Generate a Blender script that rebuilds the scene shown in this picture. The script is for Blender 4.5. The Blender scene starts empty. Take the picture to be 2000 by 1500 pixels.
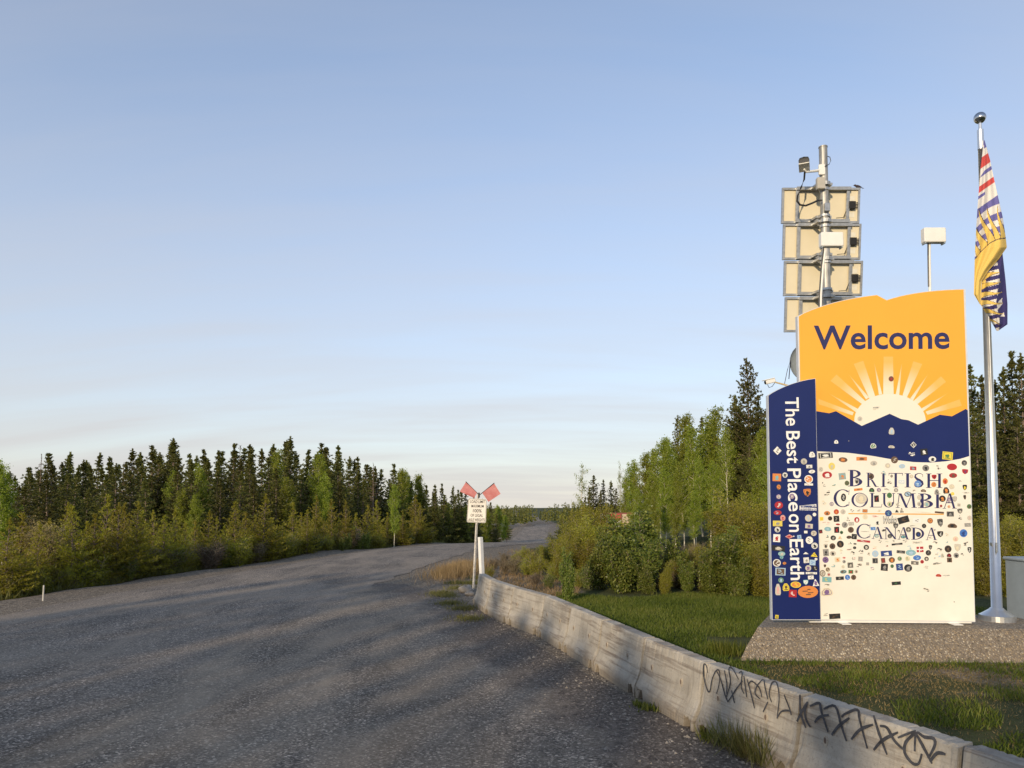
import bpy, math, random
import numpy as np
from mathutils import Vector

# ------------------------------------------------------------------ camera, sky, sun
scene = bpy.context.scene
COL = scene.collection
R = math.radians
F, HC, PITCH = 1390.0, 2.3, 2.95          # focal length in photo pixels, eye height, upward pitch
HORIZON = 980.0
PPY = HORIZON - F * math.tan(R(PITCH))
cam_data = bpy.data.cameras.new('camera')
cam = bpy.data.objects.new('camera', cam_data)
COL.objects.link(cam)
scene.camera = cam
cam_data.sensor_width = 36.0
cam_data.lens = 36.0 * F / 2000.0
cam_data.shift_y = (PPY - 750.0) / 2000.0
cam_data.clip_start = 0.05
cam_data.clip_end = 6000.0
cam.location = (0, 0, HC)
cam.rotation_euler = (R(90 + PITCH), 0, 0)

SUN_AZ, SUN_EL = 24.0, 14.0               # light travels towards +x+y, sun is behind the camera on the left
sd = Vector((math.sin(R(SUN_AZ)) * math.cos(R(SUN_EL)), math.cos(R(SUN_AZ)) * math.cos(R(SUN_EL)), -math.sin(R(SUN_EL))))
sun_data = bpy.data.lights.new('sun', 'SUN')
sun_data.energy = 2.2
sun_data.angle = R(0.6)
sun_data.color = (1.0, 0.81, 0.56)
sun = bpy.data.objects.new('sun', sun_data)
COL.objects.link(sun)
sun.rotation_euler = sd.to_track_quat('-Z', 'Y').to_euler()
sun.location = (-30, -50, 30)

world = bpy.data.worlds.new('World')
scene.world = world
world.use_nodes = True
wn, wl = world.node_tree.nodes, world.node_tree.links
wn.clear()
w_out = wn.new('ShaderNodeOutputWorld')
w_bg = wn.new('ShaderNodeBackground')
w_bg.inputs['Strength'].default_value = 0.15
sky = wn.new('ShaderNodeTexSky')
sky.sky_type = 'NISHITA'
sky.sun_disc = False
sky.sun_elevation = R(SUN_EL)
sky.sun_rotation = R(180 + SUN_AZ)
sky.altitude = 900
sky.air_density = 1.0
sky.dust_density = 0.6
sky.ozone_density = 2.2
# thin cirrus streaks over the whole dome
w_tc = wn.new('ShaderNodeTexCoord')
w_sep = wn.new('ShaderNodeSeparateXYZ')
wl.new(w_tc.outputs['Generated'], w_sep.inputs[0])
def wmath(op, a, b=None, c=None):
    n = wn.new('ShaderNodeMath'); n.operation = op
    for i, v in enumerate((a, b, c)):
        if v is None: continue
        if isinstance(v, (int, float)): n.inputs[i].default_value = v
        else: wl.new(v, n.inputs[i])
    return n.outputs[0]
zz = wmath('ADD', wmath('MAXIMUM', w_sep.outputs[2], 0.0), 0.22)
w_u = wmath('DIVIDE', w_sep.outputs[0], zz)
w_v = wmath('DIVIDE', w_sep.outputs[1], zz)
w_cmb = wn.new('ShaderNodeCombineXYZ')
wl.new(w_u, w_cmb.inputs[0]); wl.new(w_v, w_cmb.inputs[1])
w_map = wn.new('ShaderNodeMapping')
w_map.inputs['Rotation'].default_value = (0, 0, R(-14))
w_map.inputs['Scale'].default_value = (0.55, 3.0, 1)
w_map.inputs['Location'].default_value = (3.1, 1.7, 0)
wl.new(w_cmb.outputs[0], w_map.inputs[0])
w_noise = wn.new('ShaderNodeTexNoise')
w_noise.inputs['Scale'].default_value = 1.25
w_noise.inputs['Detail'].default_value = 7
w_noise.inputs['Roughness'].default_value = 0.52
w_noise.inputs['Distortion'].default_value = 0.25
wl.new(w_map.outputs[0], w_noise.inputs['Vector'])
w_r = wn.new('ShaderNodeMapRange')
w_r.inputs[1].default_value = 0.36; w_r.inputs[2].default_value = 0.72
w_r.inputs[3].default_value = 0.0; w_r.inputs[4].default_value = 0.15
wl.new(w_noise.outputs[0], w_r.inputs[0])
# a thin even veil that thickens towards the horizon
w_h = wn.new('ShaderNodeMapRange')
w_h.inputs[1].default_value = 0.0; w_h.inputs[2].default_value = 0.62
w_h.inputs[3].default_value = 0.84; w_h.inputs[4].default_value = 0.12
wl.new(w_sep.outputs[2], w_h.inputs[0])
w_f = wmath('MINIMUM', wmath('ADD', w_r.outputs[0], w_h.outputs[0]), 0.92)
w_mix = wn.new('ShaderNodeMix'); w_mix.data_type = 'RGBA'
wl.new(w_f, w_mix.inputs[0])
wl.new(sky.outputs[0], w_mix.inputs[6])
w_mix.inputs[7].default_value = (2.52, 2.40, 2.40, 1)
wl.new(w_mix.outputs[2], w_bg.inputs['Color'])
wl.new(w_bg.outputs[0], w_out.inputs[0])

scene.view_settings.view_transform = 'Standard'
scene.view_settings.look = 'None'
scene.view_settings.gamma = 1.0
scene.view_settings.use_curve_mapping = False
scene.view_settings.exposure = 0.8

# ------------------------------------------------------------------ helpers
rng = np.random.default_rng(7)
random.seed(7)

def ray(px, py):
    u, v = (px - 1000.0) / F, (PPY - py) / F
    c, s = math.cos(R(PITCH)), math.sin(R(PITCH))
    return Vector((u, c - v * s, s + v * c))
def at(px, py, Y):
    """world point seen at a photo pixel, Y metres in front of the camera position"""
    d = ray(px, py)
    return Vector((0, 0, HC)) + d * (Y / d.y)
def ground_at(px, py, z=0.0):
    d = ray(px, py)
    return Vector((0, 0, HC)) + d * ((z - HC) / d.z)

def tag(o, label=None, cat=None, group=None, kind=None):
    if label: o['label'] = label
    if cat: o['category'] = cat
    if group: o['group'] = group
    if kind: o['kind'] = kind
    return o
def link(name, me, parent=None, mat=None):
    o = bpy.data.objects.new(name, me)
    COL.objects.link(o)
    if parent is not None: o.parent = parent
    if mat is not None and me is not None:
        if not me.materials: me.materials.append(mat)
    return o
def empty(name, loc, rz=0.0):
    o = bpy.data.objects.new(name, None)
    o.empty_display_size = 0.2
    COL.objects.link(o)
    o.location = loc
    o.rotation_euler = (0, 0, rz)
    return o
def copy_tree(o, parent=None):
    c = o.copy()
    COL.objects.link(c)
    c.parent = parent
    for ch in o.children:
        copy_tree(ch, c)
    return c
def smooth(me, angle=None):
    me.polygons.foreach_set('use_smooth', [True] * len(me.polygons))

class MB:
    """collects faces; build() links them as one mesh object"""
    def __init__(s):
        s.v, s.f, s.m = [], [], []
    def add(s, vs, fs, mi=0):
        n = len(s.v)
        s.v += [tuple(p) for p in vs]
        s.f += [tuple(i + n for i in f) for f in fs]
        s.m += [mi] * len(fs)
        return s
    def box(s, c, d, mi=0, bev=0.0):
        cx, cy, cz = c; a, b, e = d[0] / 2, d[1] / 2, d[2] / 2
        if bev <= 0:
            vs = [(cx + i * a, cy + j * b, cz + k * e) for k in (-1, 1) for j in (-1, 1) for i in (-1, 1)]
            return s.add(vs, [(0, 2, 3, 1), (4, 5, 7, 6), (0, 1, 5, 4), (2, 6, 7, 3), (0, 4, 6, 2), (1, 3, 7, 5)], mi)
        w = min(bev, a * .9, b * .9, e * .9)
        ring = lambda x, y, z: [(cx - x + w, cy - y, z), (cx + x - w, cy - y, z), (cx + x, cy - y + w, z), (cx + x, cy + y - w, z),
                                (cx + x - w, cy + y, z), (cx - x + w, cy + y, z), (cx - x, cy + y - w, z), (cx - x, cy - y + w, z)]
        vs = ring(a - w * .7, b - w * .7, cz - e) + ring(a, b, cz - e + w) + ring(a, b, cz + e - w) + ring(a - w * .7, b - w * .7, cz + e)
        fs = [tuple(range(7, -1, -1)), tuple(range(24, 32))]
        for r in range(3):
            for i in range(8):
                j = (i + 1) % 8
                fs.append((r * 8 + i, r * 8 + j, r * 8 + 8 + j, r * 8 + 8 + i))
        return s.add(vs, fs, mi)
    def tube(s, pts, rads, n=10, cap=True, mi=0):
        pts = [Vector(p) for p in pts]
        if isinstance(rads, (int, float)): rads = [rads] * len(pts)
        rings = []
        for i, p in enumerate(pts):
            d = (pts[min(i + 1, len(pts) - 1)] - pts[max(i - 1, 0)])
            d = d.normalized() if d.length > 1e-9 else Vector((0, 0, 1))
            ref = Vector((0, 0, 1)) if abs(d.z) < .95 else Vector((1, 0, 0))
            a = d.cross(ref).normalized(); b = d.cross(a)
            rings.append([p + (a * math.cos(2 * math.pi * k / n) + b * math.sin(2 * math.pi * k / n)) * rads[i] for k in range(n)])
        vs = [v for r in rings for v in r]
        fs = []
        for i in range(len(pts) - 1):
            for k in range(n):
                l = (k + 1) % n
                fs.append((i * n + k, i * n + l, (i + 1) * n + l, (i + 1) * n + k))
        if cap:
            fs.append(tuple(range(n))); fs.append(tuple(range((len(pts) - 1) * n, len(pts) * n))[::-1])
        return s.add(vs, fs, mi)
    def prism(s, poly, y0, y1, mi=0):
        """polygon in x,z extruded along y (y0 is the front)"""
        n = len(poly)
        vs = [(p[0], y0, p[1]) for p in poly] + [(p[0], y1, p[1]) for p in poly]
        fs = [tuple(range(n)), tuple(range(2 * n - 1, n - 1, -1))]
        for i in range(n):
            j = (i + 1) % n
            fs.append((i, i + n, j + n, j))
        return s.add(vs, fs, mi)
    def flat(s, poly, y, mi=0):
        return s.add([(p[0], y, p[1]) for p in poly], [tuple(range(len(poly)))], mi)
    def mesh(s, name, mats, sm=False):
        me = bpy.data.meshes.new(name)
        me.from_pydata(s.v, [], s.f)
        for m in (mats if isinstance(mats, (list, tuple)) else [mats]): me.materials.append(m)
        if any(s.m): me.polygons.foreach_set('material_index', s.m)
        if sm: smooth(me)
        me.update()
        return me
    def build(s, name, mats, parent=None, sm=False):
        return link(name, s.mesh(name, mats, sm), parent)

def np_mesh(name, V, Fc, mats, tint=None, sm=False, mi=None):
    """fast mesh from arrays; Fc is an (n,3) or (n,4) array"""
    me = bpy.data.meshes.new(name)
    V = np.asarray(V, dtype=np.float32); Fc = np.asarray(Fc, dtype=np.int32)
    k = Fc.shape[1]
    me.vertices.add(len(V)); me.vertices.foreach_set('co', V.ravel())
    me.loops.add(Fc.size); me.loops.foreach_set('vertex_index', Fc.ravel())
    me.polygons.add(len(Fc))
    me.polygons.foreach_set('loop_start', np.arange(0, Fc.size, k, dtype=np.int32))
    for m in (mats if isinstance(mats, (list, tuple)) else [mats]): me.materials.append(m)
    if mi is not None: me.polygons.foreach_set('material_index', np.asarray(mi, dtype=np.int32))
    if sm: me.polygons.foreach_set('use_smooth', np.ones(len(Fc), dtype=bool))
    me.update(calc_edges=True)
    if tint is not None:
        a = me.attributes.new('tint', 'FLOAT', 'POINT')
        a.data.foreach_set('value', np.asarray(tint, dtype=np.float32))
    return me

# ------------------------------------------------------------------ materials
class NT:
    def __init__(s, name):
        s.mat = bpy.data.materials.new(name)
        s.mat.use_nodes = True
        s.n, s.l = s.mat.node_tree.nodes, s.mat.node_tree.links
        s.p = s.n['Principled BSDF']
        s.out = s.n['Material Output']
        s._tc = None
    def set(s, **k):
        names = {'col': 'Base Color', 'rough': 'Roughness', 'metal': 'Metallic', 'spec': 'Specular IOR Level'}
        for a, v in k.items():
            i = s.p.inputs[names[a]]
            if isinstance(v, tuple) and len(v) == 3: v = v + (1,)
            if hasattr(v, 'links') or hasattr(v, 'is_output'): s.l.new(v, i)
            else: i.default_value = v
        return s
    def tc(s, out='Object'):
        if s._tc is None: s._tc = s.n.new('ShaderNodeTexCoord')
        return s._tc.outputs[out]
    def mapping(s, scale=(1, 1, 1), rot=(0, 0, 0), loc=(0, 0, 0), src=None):
        m = s.n.new('ShaderNodeMapping')
        m.inputs['Scale'].default_value = scale; m.inputs['Rotation'].default_value = rot; m.inputs['Location'].default_value = loc
        s.l.new(src or s.tc(), m.inputs[0])
        return m.outputs[0]
    def noise(s, scale, detail=4, rough=.55, vec=None, dist=0):
        t = s.n.new('ShaderNodeTexNoise')
        t.inputs['Scale'].default_value = scale; t.inputs['Detail'].default_value = detail
        t.inputs['Roughness'].default_value = rough; t.inputs['Distortion'].default_value = dist
        s.l.new(vec or s.tc(), t.inputs['Vector'])
        return t.outputs[0]
    def voronoi(s, scale, vec=None, out='Color', feature='F1'):
        t = s.n.new('ShaderNodeTexVoronoi'); t.feature = feature
        t.inputs['Scale'].default_value = scale
        s.l.new(vec or s.tc(), t.inputs['Vector'])
        return t.outputs[out]
    def ramp(s, fac, stops, interp='LINEAR'):
        r = s.n.new('ShaderNodeValToRGB'); r.color_ramp.interpolation = interp
        e = r.color_ramp.elements
        while len(e) < len(stops): e.new(0.5)
        for i, (pos, c) in enumerate(stops):
            e[i].position = pos
            e[i].color = (c, c, c, 1) if isinstance(c, (int, float)) else tuple(c) + (1,)
        s.l.new(fac, r.inputs[0])
        return r.outputs[0]
    def mix(s, fac, a, b, blend='MIX'):
        m = s.n.new('ShaderNodeMix'); m.data_type = 'RGBA'; m.blend_type = blend
        for i, v in ((0, fac), (6, a), (7, b)):
            if isinstance(v, (int, float)): m.inputs[i].default_value = v
            elif isinstance(v, tuple): m.inputs[i].default_value = v + (1,) if len(v) == 3 else v
            else: s.l.new(v, m.inputs[i])
        return m.outputs[2]
    def math(s, op, a, b=0.0, c=0.0):
        m = s.n.new('ShaderNodeMath'); m.operation = op
        for i, v in enumerate((a, b, c)):
            if isinstance(v, (int, float)): m.inputs[i].default_value = v
            else: s.l.new(v, m.inputs[i])
        return m.outputs[0]
    def attr(s, name, out='Fac'):
        a = s.n.new('ShaderNodeAttribute'); a.attribute_name = name
        return a.outputs[out]
    def objrand(s):
        return s.n.new('ShaderNodeObjectInfo').outputs['Random']
    def bump(s, h, strength=.3, dist=.01):
        b = s.n.new('ShaderNodeBump')
        b.inputs['Strength'].default_value = strength; b.inputs['Distance'].default_value = dist
        s.l.new(h, b.inputs['Height'])
        s.l.new(b.outputs[0], s.p.inputs['Normal'])
        return s

MATS = {}
def plain(name, col, rough=.55, metal=0.0, var=.12, scale=6.0, bump=0.0, spec=.5):
    """a painted or bare surface with faint uneven tone and dirt"""
    if name in MATS: return MATS[name]
    t = NT(name)
    n = t.noise(scale, 5, .6)
    dark = tuple(c * (1 - var) for c in col); lite = tuple(min(1, c * (1 + var * .6)) for c in col)
    t.set(col=t.ramp(n, [(.3, dark), (.7, lite)]), metal=metal, spec=spec)
    rr = t.n.new('ShaderNodeMapRange'); rr.inputs[3].default_value = rough * .85; rr.inputs[4].default_value = min(1, rough * 1.15)
    t.l.new(t.noise(scale * 3, 3), rr.inputs[0]); t.l.new(rr.outputs[0], t.p.inputs['Roughness'])
    if bump: t.bump(t.noise(scale * 12, 4), bump, .004)
    MATS[name] = t.mat
    return t.mat

def foliage(name, c_dark, c_mid, c_lite, rough=.5, trans=.32, objvar=.25):
    t = NT(name)
    a = t.attr('tint')
    col = t.ramp(a, [(.0, c_dark), (.5, c_mid), (1.0, c_lite)])
    hsv = t.n.new('ShaderNodeHueSaturation')
    r = t.objrand()
    t.l.new(t.math('MULTIPLY_ADD', r, objvar * 2, 1 - objvar), hsv.inputs['Value'])
    t.l.new(t.math('MULTIPLY_ADD', r, .03, .485), hsv.inputs['Hue'])
    t.l.new(col, hsv.inputs['Color'])
    t.set(col=hsv.outputs[0], rough=rough, spec=.25)
    tr = t.n.new('ShaderNodeBsdfTranslucent')
    br = t.n.new('ShaderNodeHueSaturation'); br.inputs['Value'].default_value = 1.5; br.inputs['Saturation'].default_value = 1.1
    t.l.new(hsv.outputs[0], br.inputs['Color']); t.l.new(br.outputs[0], tr.inputs['Color'])
    ms = t.n.new('ShaderNodeMixShader'); ms.inputs[0].default_value = trans
    t.l.new(t.p.outputs[0], ms.inputs[1]); t.l.new(tr.outputs[0], ms.inputs[2])
    t.l.new(ms.outputs[0], t.out.inputs['Surface'])
    MATS[name] = t.mat
    return t.mat

def asphalt(name, dark, lite, dust, edge=False):
    t = NT(name)
    P = t.tc()
    big = t.noise(.35, 5, .6, dist=.6)
    streak = t.noise(1.0, 5, .6, vec=t.mapping((1.3, .16, 1), (0, 0, R(-16))))
    tone = t.mix(.6, t.ramp(big, [(.34, 0.0), (.66, 1.0)]), t.ramp(streak, [(.32, 0.0), (.68, 1.0)]))
    base = t.mix(tone, dark, lite)
    chips = t.voronoi(52, out='Color')
    chipv = t.n.new('ShaderNodeSeparateColor'); t.l.new(chips, chipv.inputs[0])
    spk = t.ramp(chipv.outputs[0], [(.0, .35), (.45, .75), (.8, 1.2), (.93, 1.9), (1.0, 3.0)])
    base = t.mix(1.0, base, spk, 'MULTIPLY')
    fine = t.noise(160, 2, .6)
    base = t.mix(.5, base, t.mix(1.0, base, t.ramp(fine, [(.35, .45), (.65, 1.5)]), 'MULTIPLY'))
    du = t.ramp(t.noise(1, 6, .65, vec=t.mapping((.75, .28, 1), (0, 0, R(-22))), dist=.8), [(.40, 0.0), (.72, .75)])
    base = t.mix(du, base, dust)
    if edge:
        e = t.attr('edge')
        f = t.math('ADD', t.math('MULTIPLY', e, 1.6), t.math('MULTIPLY_ADD', t.noise(1.6, 6, .68), 2.0, -1.35))
        soil = t.mix(t.ramp(t.noise(14, 6, .7), [(.35, 0.0), (.65, 1.0)]), (.085, .066, .052), (.20, .165, .13))
        soil = t.mix(1.0, soil, t.ramp(chipv.outputs[1], [(.0, .6), (.8, 1.1), (1.0, 2.2)]), 'MULTIPLY')
        base = t.mix(t.ramp(f, [(.3, 0.0), (.75, 1.0)]), soil, base)
    t.set(col=base, rough=.92, spec=.25)
    dist = t.voronoi(52, out='Distance')
    t.bump(t.math('ADD', dist, t.math('MULTIPLY', fine, .6)), .55, .008)
    MATS[name] = t.mat
    return t.mat

# ------------------------------------------------------------------ terrain
def sstep(a, b, x):
    t = np.clip((np.asarray(x, float) - a) / (b - a), 0, 1)
    return t * t * (3 - 2 * t)
_zy = np.arange(-700, 3000, 0.5)
_zv = np.interp(_zy, [-700, 34, 40, 46, 60, 80, 100, 140, 185, 230, 400, 3000], [0, 0, -.1, -.34, -1.6, -3.4, -4.5, -4.95, -4.3, -5.6, -8, -22])
_ker = np.hanning(13); _ker /= _ker.sum()
_zv = np.concatenate([np.full(6, _zv[0]), _zv, np.full(6, _zv[-1])])
_zv = np.convolve(_zv, _ker, 'valid')
base_z = lambda y: np.interp(y, _zy, _zv)
road_l = lambda y: np.interp(y, [-700, -60, 0, 14.8, 18.9, 22.8, 27.6, 33.7, 38.5, 45, 60, 100, 140, 185, 260], [-60, -13.5, -11.2, -10.6, -10.1, -9.3, -8.3, -6.9, -5.0, -2.6, -1.0, -.2, 0.0, 3.2, 9])
road_r = lambda y: np.interp(y, [-700, -60, 0, 14.8, 18.4, 20.5, 25.6, 35.5, 43, 50, 60, 100, 140, 185, 260], [-53, -7.0, -4.9, -4.2, -3.95, -3.7, -3.1, -1.5, 1.5, 4.0, 5.4, 6.2, 6.6, 9.8, 16])
def gz(x, y):
    x = np.asarray(x, float); y = np.asarray(y, float)
    z = base_z(y)
    dl = road_l(y) - x
    z = z - 1.5 * sstep(1.2, 5.6, dl) - .8 * sstep(10, 40, dl)
    dr = x - road_r(y)
    z = z + (np.maximum(z, .35) - z) * sstep(5, 13, dr) * (1 - sstep(75, 130, y)) * sstep(18, 30, y)
    off = np.clip(np.maximum(dl, dr - 4) / 3, 0, 1) * sstep(18, 24, np.abs(y) + np.abs(x) * .4)
    z = z + off * .10 * (np.sin(x * .9 + y * .31) + np.sin(y * .73 - x * .27) + np.sin(x * 2.3) * np.sin(y * 1.9) * .5)
    return z

def grid_sheet(name, xs, ys, zf, mat, attrs=None):
    X, Y = np.meshgrid(xs, ys)
    Z = zf(X, Y)
    V = np.stack([X, Y, Z], -1).reshape(-1, 3)
    nx, ny = len(xs), len(ys)
    i = np.arange(nx * ny).reshape(ny, nx)
    Fc = np.stack([i[:-1, :-1], i[:-1, 1:], i[1:, 1:], i[1:, :-1]], -1).reshape(-1, 4)
    me = np_mesh(name, V, Fc, mat, sm=True)
    for k, f in (attrs or {}).items():
        a = me.attributes.new(k, 'FLOAT', 'POINT')
        a.data.foreach_set('value', f(X, Y).astype(np.float32).ravel())
    return link(name, me)

JOINTS = [(-.75, 16.1), (-.45, 14.8), (.02, 13.55), (.56, 12.35), (.90, 11.1), (1.23, 9.85), (1.57, 8.55), (1.93, 7.25), (2.42, 6.05), (2.97, 4.8), (3.50, 3.55), (4.02, 2.3), (4.54, 1.05)]
_jy = np.array([j[1] for j in JOINTS][::-1]); _jx = np.array([j[0] for j in JOINTS][::-1])
barrier_x = lambda y: np.interp(y, _jy, _jx)

def dirt_mask(x, y):
    """bare gravel and soil beside the road, along the barrier and in front of the plinth"""
    d = np.abs(x - barrier_x(y)) * (y < 18) + (y >= 18) * 9
    m = 1 - sstep(.45, 1.4, np.where(x > barrier_x(y), d * 1.7, d * .55))
    dr = x - road_r(y)
    m = np.maximum(m, (1 - sstep(1.6, 3.2, dr)) * (dr > -30))
    m = np.maximum(m, (1 - sstep(1.2, 2.1, road_l(y) - x)) * (x < road_r(y)))
    m = np.maximum(m, .55 * (1 - sstep(.2, 1.6, np.abs(y - 9.4) * .7)) * sstep(3.8, 6.5, x))
    m = np.maximum(m, .62 * (1 - sstep(17, 19.5, np.abs(y - 22) + 14)) * (x > -2) * (x < 2.2))
    m = np.where(x < barrier_x(y), np.where((y < 19) & (x > -11), 1.0, m), m)
    return m

t = NT('ground_soil_and_grass')
g_f = t.math('ADD', t.attr('dirt'), t.math('MULTIPLY_ADD', t.noise(1.3, 6, .65), 1.3, -.65))
soil = t.mix(t.ramp(t.noise(9, 6, .7), [(.3, 0.0), (.7, 1.0)]), (.13, .105, .078), (.33, .27, .20))
_pb = t.voronoi(42); _ps = t.n.new('ShaderNodeSeparateColor'); t.l.new(_pb, _ps.inputs[0])
soil = t.mix(1.0, soil, t.ramp(_ps.outputs[0], [(0, .55), (.75, 1.05), (1, 1.9)]), 'MULTIPLY')
grs = t.mix(t.ramp(t.noise(2.2, 6, .7), [(.3, 0.0), (.7, 1.0)]), (.028, .042, .012), (.085, .10, .030))
grs = t.mix(t.ramp(t.noise(26, 4, .7), [(.4, 0.0), (.75, .75)]), grs, (.12, .095, .055))
t.set(col=t.mix(t.ramp(g_f, [(.38, 0.0), (.62, 1.0)]), grs, soil), rough=.95, spec=.15)
t.bump(t.math('ADD', t.noise(30, 5, .7), t.voronoi(42, out='Distance')), .7, .02)
MATS['ground'] = t.mat

xs = np.unique(np.round(np.concatenate([np.linspace(-900, -60, 22), np.linspace(-60, -15, 31), np.arange(-15, 15.01, .4), np.linspace(15, 60, 31), np.linspace(60, 900, 22)]), 3))
ys = np.unique(np.round(np.concatenate([np.linspace(-500, -30, 18), np.linspace(-30, 0, 16), np.arange(0, 26, .35), np.arange(26, 64, .7), np.linspace(64, 250, 76), np.linspace(250, 2600, 30)]), 3))
def terr_z(x, y):
    z = gz(x, y)
    inside = (x > road_l(y) + .3) & (x < road_r(y) - .3) & (y > 33)
    return z - np.where(inside, .07, 0)
ground = tag(grid_sheet('ground', xs, ys, terr_z, MATS['ground'], {'dirt': dirt_mask}), kind='structure')

asphalt('asphalt_road', (.125, .106, .086), (.290, .240, .190), (.38, .305, .225))
asphalt('asphalt_pull_off', (.115, .096, .075), (.290, .236, .180), (.39, .308, .218), edge=True)
# highway: cross sections of 13 points
ry = np.unique(np.concatenate([np.linspace(-500, -20, 30), np.arange(-20, 64, .6), np.linspace(64, 262, 90)]))
V, n = [], 13
for y in ry:
    a, b = float(road_l(y)), float(road_r(y))
    for k in range(n):
        u = k / (n - 1)
        x = a + (b - a) * u
        if k in (0, n - 1): x += .10 * math.sin(y * 3.1 + k) + .06 * math.sin(y * 7.7)
        crown = .05 * (1 - (2 * u - 1) ** 2) if u < .5 else .05 * (1 - (2 * u - 1) ** 2) ** 2
        V.append((x, y, float(base_z(y)) + .012 + crown - (.03 if k == 0 else .0045 if k == n - 1 and y < 22 else 0)))
i = np.arange(len(V)).reshape(len(ry), n)
Fc = np.stack([i[:-1, :-1], i[:-1, 1:], i[1:, 1:], i[1:, :-1]], -1).reshape(-1, 4)
road = tag(link('road', np_mesh('road', V, Fc, MATS['asphalt_road'], sm=True)), kind='structure')
# pull-off apron between the highway and the barrier
ay = np.arange(-30, 20.4, .3)
ap_r = lambda y: np.interp(y, [-30, 0, 2, 6.1, 10.3, 14, 16.8, 18.5, 20.4], [9, 4.4, 3.5, 2.25, .75, -.35, -1.1, -2.1, -3.2])
V, E, n = [], [], 40
for y in ay:
    a, b = float(road_r(y)) - .25, float(ap_r(y))
    for k in range(n):
        u = 1 - (1 - k / (n - 1)) ** 1.4
        x = a + (b - a) * u
        V.append((x, y, .006 + .0 * u)); E.append(min(1, (b - x) / 2.0, (20.4 - y) / 1.6))
i = np.arange(len(V)).reshape(len(ay), n)
Fc = np.stack([i[:-1, :-1], i[:-1, 1:], i[1:, 1:], i[1:, :-1]], -1).reshape(-1, 4)
me = np_mesh('pull_off', V, Fc, MATS['asphalt_pull_off'], sm=True)
a_ = me.attributes.new('edge', 'FLOAT', 'POINT'); a_.data.foreach_set('value', np.array(E, dtype=np.float32))
tag(link('pull_off', me), kind='structure')

# ------------------------------------------------------------------ welcome sign on its plinth
M_ORANGE = plain('orange_print', (.86, .40, .035), .38, var=.04, scale=.8)
M_NAVY = plain('navy_print', (.011, .021, .115), .34, var=.10, scale=.9, spec=.3)
M_CREAM = plain('white_print', (.82, .78, .68), .40, var=.10, scale=1.1)
M_SUNP = plain('cream_print', (.80, .75, .62), .40, var=.03, scale=1.2)
M_LET = plain('navy_letter', (.022, .022, .10), .4, var=.06)
M_WHITE = plain('white_letter', (.82, .81, .78), .45, var=.05)
M_BARP = plain('ochre_print', (.72, .36, .06), .45, var=.05)
M_SHELL = plain('pale_metal_shell', (.62, .64, .66), .45, var=.08)
M_GALV = plain('galvanised_steel', (.46, .46, .45), .42, .75, var=.25, scale=14)
M_ALU = plain('brushed_aluminium', (.72, .72, .71), .30, .9, var=.08, scale=4)
M_BLACK = plain('black_plastic', (.018, .018, .020), .45, var=.2)
M_BEIGE = plain('cream_backsheet', (.70, .62, .44), .5, var=.05, scale=2)
M_BOXW = plain('white_enclosure', (.80, .78, .72), .45, var=.05)
M_GREY = plain('grey_enamel', (.30, .34, .36), .45, var=.08)

YS, ASG = 11.0, R(2.0)
O = at(1750, 1213, YS)
ex = Vector((math.cos(ASG), -math.sin(ASG), 0)); nn = Vector((-math.sin(ASG), -math.cos(ASG), 0))
def hit(px, py, off=0.0):
    d = ray(px, py); P = O + nn * off
    c = Vector((0, 0, HC))
    p = c + d * ((P - c).dot(nn) / d.dot(nn)) - O
    return (p.dot(ex), p.z)
Z1 = lambda x, y: (1480 + x / 4.166, 540 + y / 4.166)
Z2 = lambda x, y: (1480 + x / 3.948, 860 + y / 3.948)
def H1(*pts, off=0.0): return [hit(*Z1(x, y), off) for x, y in pts]

sign = tag(empty('welcome_sign', O, -ASG), 'tall orange, blue and white Welcome to British Columbia sign covered with stickers', 'sign')
def arc_pts(a, b, c, n=10):
    """quadratic through a, b (mid), c"""
    out = []
    for i in range(n + 1):
        t_ = i / n
        k0 = (1 - t_) * (1 - 2 * t_); k1 = 4 * t_ * (1 - t_); k2 = t_ * (2 * t_ - 1)
        out.append((a[0] * k0 + b[0] * k1 + c[0] * k2, a[1] * k0 + b[1] * k1 + c[1] * k2))
    return out
bl = hit(1575, 1211); br = hit(1905, 1215)
tl = H1((322, 322))[0]; tl2 = (bl[0] + .0, tl[1])
top_a = arc_pts(H1((322, 322))[0], H1((610, 214))[0], H1((968, 148))[0])
top_b = arc_pts(H1((1048, 190))[0], H1((1330, 127))[0], H1((1690, 102))[0])
outline = [(tl[0] + .01, bl[1])] + top_a + top_b + [br]
rx0, rx1 = outline[0][0], br[0]
D_MAIN = .09
b_ = MB(); b_.prism(outline, 0, D_MAIN)
main_panel = b_.build('main_panel', M_SHELL, sign)
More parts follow.
